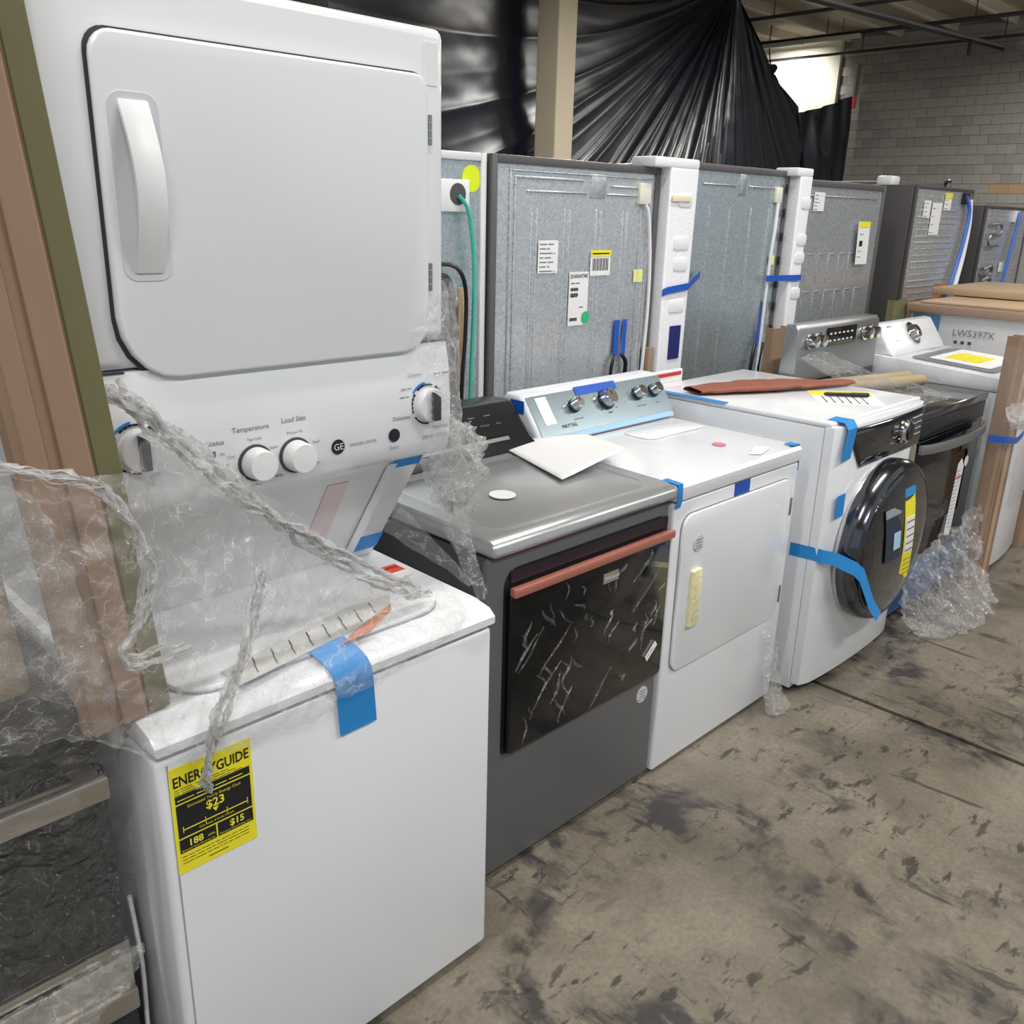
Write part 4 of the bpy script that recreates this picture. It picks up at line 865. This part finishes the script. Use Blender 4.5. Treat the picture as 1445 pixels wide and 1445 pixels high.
t7, b7 = fridge(7.3, 8.25, 3.1, 1.90, 'tall refrigerator with brown-grey case standing in the rear row', mat('taupe_case', '6b6264', .45), G3, .05)

# ================================================================= STRETCH FILM
def curve(pts, t):
    n = len(pts) - 1; i = min(int(t * n), n - 1); f_ = t * n - i
    p0, p1, p2, p3 = [V(pts[min(max(i + d, 0), n)]) for d in (-1, 0, 1, 2)]
    return .5 * ((2 * p1) + (p2 - p0) * f_ + (2 * p0 - 5 * p1 + 4 * p2 - p3) * f_ ** 2 + (3 * p1 - p0 - 3 * p2 + p3) * f_ ** 3)
def crumple(p, amp, k=9, sd=0):
    return V((nz(p.x + sd, p.y, p.z, k) * .5, nz(p.x, p.y + 7 + sd, p.z, k), nz(p.x, p.y, p.z + 13 + sd, k) * .6)) * amp + V((0, -1, 0)) * amp * .8 * abs(nz(p.x, p.y + sd, p.z, k * 2.3)) + V((nz(p.x, p.y, p.z + sd, k * 4), nz(p.x + 3, p.y, p.z + sd, k * 4), nz(p.x, p.y + 5, p.z + sd, k * 4))) * amp * .28
def wrap(name, label, rows, nu, nv, amp, m, k=9, sd=0, floor=None, loc=None):
    """rows: list of curves (top to bottom), each a list of points"""
    def fn(u, v):
        q = curve([tuple(curve(r, u)) for r in rows], v); q = q + crumple(q, amp, k, sd)
        if floor is not None and q.z < floor: q.z = floor
        return q
    o = B().grid(fn, nu, nv).done(name, m, loc=loc or rows[0][0], angle=180); tag(o, label, 'plastic film'); return o
# over post, control panel and washer deck
wrap('stretch_wrap', 'clear stretch film slung from the cardboard post over the washer deck',
     [[(-.02, 1.16, 1.36), (.22, 1.14, 1.33), (.42, 1.15, 1.27), (.52, 1.20, 1.30), (.66, 1.23, 1.20), (.80, 1.24, 1.07), (.98, 1.25, .935), (1.08, 1.25, .89)],
      [(.0, 1.17, 1.18), (.24, 1.14, 1.15), (.41, 1.13, 1.12), (.52, 1.19, 1.12), (.66, 1.22, 1.06), (.80, 1.23, .98), (.97, 1.235, .90), (1.08, 1.235, .885)],
      [(.03, 1.19, 1.02), (.28, 1.16, .99), (.42, 1.13, .97), (.52, 1.17, .96), (.66, 1.20, .94), (.80, 1.205, .91), (.96, 1.21, .885), (1.08, 1.215, .877)],
      [(.05, 1.22, .93), (.32, 1.20, .90), (.43, 1.145, .86), (.54, 1.155, .86), (.66, 1.162, .865), (.80, 1.165, .868), (.95, 1.17, .868), (1.08, 1.18, .865)],
      [(.06, 1.24, .90), (.36, 1.22, .87), (.432, 1.155, .83), (.54, 1.155, .80), (.66, 1.156, .785), (.78, 1.156, .81), (.94, 1.158, .835), (1.07, 1.16, .85)]],
     230, 110, .022, FILM, 11)
# rope-like gathered edge of that sheet and the hanging strand
def rope(name, label, pts, r0, m, wob=.006, ns=9):
    q = B(); n = 46
    for s_ in range(ns):
        pp_ = []; ph = s_ * 2.4; rad = r0 * (.25 + .75 * ((s_ * 7) % ns) / ns)
        for i in range(n):
            t = i / (n - 1); c = curve(pts, t); a = t * (5 + s_ % 4) + ph
            pp_.append(tuple(c + V((math.cos(a), math.sin(a) * .5, math.sin(a) * .8)) * rad + V((nz(t * 19, s_, 1), nz(t * 19, s_, 5) * .5, nz(t * 19, s_, 9))) * wob))
        w_ = [V((nz(t_ * .4, s_, 3), .25, nz(t_ * .4, s_, 8))).normalized() for t_ in range(n)]
        q.ribbon(pp_, w_, r0 * (.5 + .5 * (s_ % 3) / 2), .0004)
    o = q.done(name, m, loc=pts[0], angle=180); return tag(o, label, 'plastic film')
rope('twisted_film', 'twisted strand of film hanging down over the energy label', [(.655, 1.205, 1.06), (.60, 1.17, .95), (.545, 1.152, .87), (.520, 1.150, .81), (.503, 1.150, .752)], .013, FILMH)
rope('twisted_film', 'gathered film edge running down across the control panel to the washer lid', [(.47, 1.24, 1.36), (.56, 1.24, 1.27), (.66, 1.235, 1.17), (.76, 1.235, 1.08), (.90, 1.24, .97), (1.02, 1.25, .90)], .020, FILMH, .014, 12)
rope('twisted_film', 'crinkled film loop bunched across the cardboard post', [(.20, 1.14, 1.36), (.31, 1.13, 1.30), (.40, 1.135, 1.26), (.455, 1.15, 1.16), (.44, 1.14, 1.08), (.40, 1.125, 1.02), (.50, 1.15, 1.0)], .010, FILMH, .012)
# right-hand side cling film on the control panel, bunch and tail
wrap('stretch_wrap', 'clear film clinging to the right end of the dryer control panel',
     [[(1.04, 1.298, 1.40), (1.10, 1.296, 1.46), (1.147, 1.30, 1.48), (1.152, 1.36, 1.48)],
      [(1.06, 1.290, 1.30), (1.10, 1.289, 1.32), (1.150, 1.296, 1.33), (1.156, 1.38, 1.33)],
      [(1.07, 1.292, 1.17), (1.11, 1.288, 1.17), (1.156, 1.292, 1.17), (1.19, 1.36, 1.17)],
      [(1.10, 1.32, 1.11), (1.14, 1.30, 1.10), (1.18, 1.30, 1.09), (1.21, 1.36, 1.10)]], 60, 90, .012, FILM, 20, 3)
def bunch(u, v):
    a = u * 2 * PI; b2 = v * PI; r = .075 * (1 + .5 * nz(math.cos(a) * 2, math.sin(a) * 2, b2 * 2, 1.6)); 
    d = V((math.sin(b2) * math.cos(a) * .75, math.sin(b2) * math.sin(a) * .7, math.cos(b2) * 1.1))
    p_ = V((1.185, 1.345, 1.105)) + d * r; return p_ + crumple(p_, .02, 38)
tag(B().grid(bunch, 70, 50).done('film_bunch', FILMM, loc=(1.185, 1.345, 1.05), angle=180), 'wadded bunch of film at the panel corner above the slate dryer', 'plastic film')
wrap('film_tail', 'loose strip of film trailing from the wad down beside the slate dryer',
     [[(1.12, 1.36, 1.06), (1.17, 1.34, 1.06), (1.20, 1.35, 1.06)], [(1.15, 1.34, .98), (1.18, 1.33, .98), (1.215, 1.335, .99)], [(1.17, 1.31, .90), (1.19, 1.30, .90), (1.215, 1.31, .91)], [(1.185, 1.27, .83), (1.20, 1.265, .825), (1.215, 1.27, .835)]], 24, 60, .008, FILM, 18, 5)
wrap('film_tail', 'taut film strip stretched from the backsplash to the washer corner',
     [[(1.125, 1.53, .93), (1.13, 1.50, .96), (1.135, 1.46, 1.0)], [(1.15, 1.40, .895), (1.155, 1.39, .91), (1.16, 1.37, .93)], [(1.16, 1.27, .865), (1.165, 1.265, .868), (1.17, 1.26, .872)]], 20, 50, .006, FILM, 16, 8)
# on the far-left range
wrap('stretch_wrap', 'crinkled film wound tightly round the far-left black range',
     [[(-.36, 1.50, .925), (-.1, 1.49, .928), (.2, 1.49, .926), (.408, 1.50, .92)],
      [(-.36, 1.24, .92), (-.1, 1.235, .925), (.2, 1.235, .92), (.41, 1.24, .905)],
      [(-.36, 1.195, .80), (-.1, 1.190, .80), (.2, 1.188, .79), (.41, 1.225, .79)],
      [(-.36, 1.225, .66), (-.1, 1.225, .65), (.2, 1.225, .64), (.412, 1.235, .63)],
      [(-.36, 1.235, .50), (-.1, 1.235, .48), (.2, 1.235, .445), (.412, 1.24, .43)]], 170, 120, .016, FILMS, 14, 21)
wrap('stretch_wrap', 'loose veil of film hanging between the post and the far-left range',
     [[(-.30, 1.30, 1.32), (-.05, 1.22, 1.36), (.2, 1.18, 1.33), (.36, 1.20, 1.22)], [(-.30, 1.36, 1.16), (-.05, 1.28, 1.17), (.22, 1.22, 1.15), (.38, 1.21, 1.08)], [(-.30, 1.42, 1.0), (-.05, 1.34, 1.02), (.24, 1.26, 1.0), (.40, 1.22, .96)], [(-.30, 1.46, .935), (-.05, 1.40, .94), (.26, 1.30, .93), (.415, 1.23, .90)]], 120, 80, .035, FILMM, 9, 31)
wrap('film_tail', 'torn lump of film caught on the lower steel trim of the far-left range',
     [[(.18, 1.22, .47), (.28, 1.215, .475), (.40, 1.22, .475)], [(.20, 1.205, .43), (.29, 1.195, .43), (.405, 1.21, .44)], [(.24, 1.215, .385), (.30, 1.21, .38), (.38, 1.215, .40)]], 60, 40, .018, FILMM, 24, 41)
# on the white dryer, black range and wrapped washer
wrap('film_tail', 'wisp of film hanging at the foot of the white dryer',
     [[(2.52, 1.302, .30), (2.55, 1.30, .31), (2.60, 1.302, .28)], [(2.54, 1.296, .18), (2.58, 1.285, .19), (2.635, 1.296, .17)], [(2.53, 1.29, .08), (2.59, 1.275, .08), (2.65, 1.285, .07)], [(2.52, 1.25, .008), (2.57, 1.22, .008), (2.63, 1.22, .008)]], 40, 70, .016, FILMM, 20, 51, .004)
wrap('stretch_wrap', 'crumpled bluish film gathered round the foot of the black range',
     [[(3.44, 1.235, .30), (3.65, 1.225, .33), (3.95, 1.22, .37), (4.19, 1.215, .42)], [(3.44, 1.215, .22), (3.65, 1.19, .24), (3.95, 1.18, .26), (4.19, 1.19, .28)], [(3.46, 1.20, .11), (3.65, 1.15, .12), (3.95, 1.12, .12), (4.17, 1.14, .13)], [(3.46, 1.14, .02), (3.60, 1.06, .015), (3.85, 1.01, .015), (4.10, 1.05, .02)]], 130, 80, .035, film('blue_cast_film', .16, .14, 80, crease=.25), 15, 61, .004)
wrap('stretch_wrap', 'tent of clear film pulled from the steel backguard over the black cooktop',
     [[(3.46, 1.78, 1.06), (3.60, 1.78, 1.08), (3.72, 1.78, 1.06)], [(3.47, 1.66, 1.01), (3.68, 1.65, 1.0), (3.86, 1.64, .985)], [(3.48, 1.50, .965), (3.72, 1.48, .955), (3.94, 1.46, .945)], [(3.48, 1.32, .925), (3.70, 1.31, .923), (3.90, 1.30, .921)]], 60, 60, .008, FILM, 16, 71, .917)
wrap('stretch_wrap', 'film stretched in bands over the wrapped white washer and its posts',
     [[(4.24, 1.70, 1.16), (4.19, 1.45, 1.15), (4.17, 1.14, 1.12), (4.30, 1.12, 1.12), (4.65, 1.15, 1.12), (5.02, 1.16, 1.10)],
      [(4.245, 1.70, 1.0), (4.19, 1.45, 1.0), (4.17, 1.135, .98), (4.30, 1.115, .96), (4.65, 1.15, .95), (5.03, 1.16, .95)],
      [(4.25, 1.66, .93), (4.19, 1.45, .93), (4.17, 1.135, .80), (4.30, 1.115, .70), (4.65, 1.16, .70), (5.03, 1.165, .70)],
      [(4.25, 1.60, .925), (4.19, 1.45, .922), (4.17, 1.135, .60), (4.30, 1.115, .40), (4.65, 1.17, .35), (5.03, 1.165, .35)]], 150, 60, .006, FILMS, 12, 81)
tw = wrap('film_tail', 'knot of white film tied round the post at the range handle',
     [[(4.16, 1.17, .87), (4.22, 1.12, .89), (4.29, 1.14, .86)], [(4.15, 1.16, .82), (4.23, 1.10, .82), (4.30, 1.13, .81)], [(4.18, 1.15, .775), (4.24, 1.11, .77), (4.30, 1.14, .76)]], 40, 30, .018, film('opaque_film', .5, .2, 60), 24, 91)
o = B().ribbon([(4.10, 1.195, .735), (4.17, 1.15, .725), (4.23, 1.118, .72), (4.33, 1.125, .735)], (0, 0, 1), .03).done('tape_strip', DBTAPE, loc=(4.2, 1.13, .72)); tag(o, 'blue tape strip wound round the cardboard post beside the black range', 'tape')
wrap('stretch_wrap', 'film wound round the white and blue carton',
     [[(5.085, 2.01, 1.20), (5.06, 1.70, 1.20), (5.06, 1.37, 1.20), (5.5, 1.36, 1.20)], [(5.085, 2.01, 1.05), (5.06, 1.70, 1.05), (5.06, 1.37, 1.05), (5.5, 1.36, 1.05)], [(5.085, 2.01, .90), (5.06, 1.70, .90), (5.06, 1.37, .90), (5.5, 1.36, .90)]], 90, 40, .006, FILMS, 14, 101)
for o in C.objects:
    if '_o' in o: del o['_o']
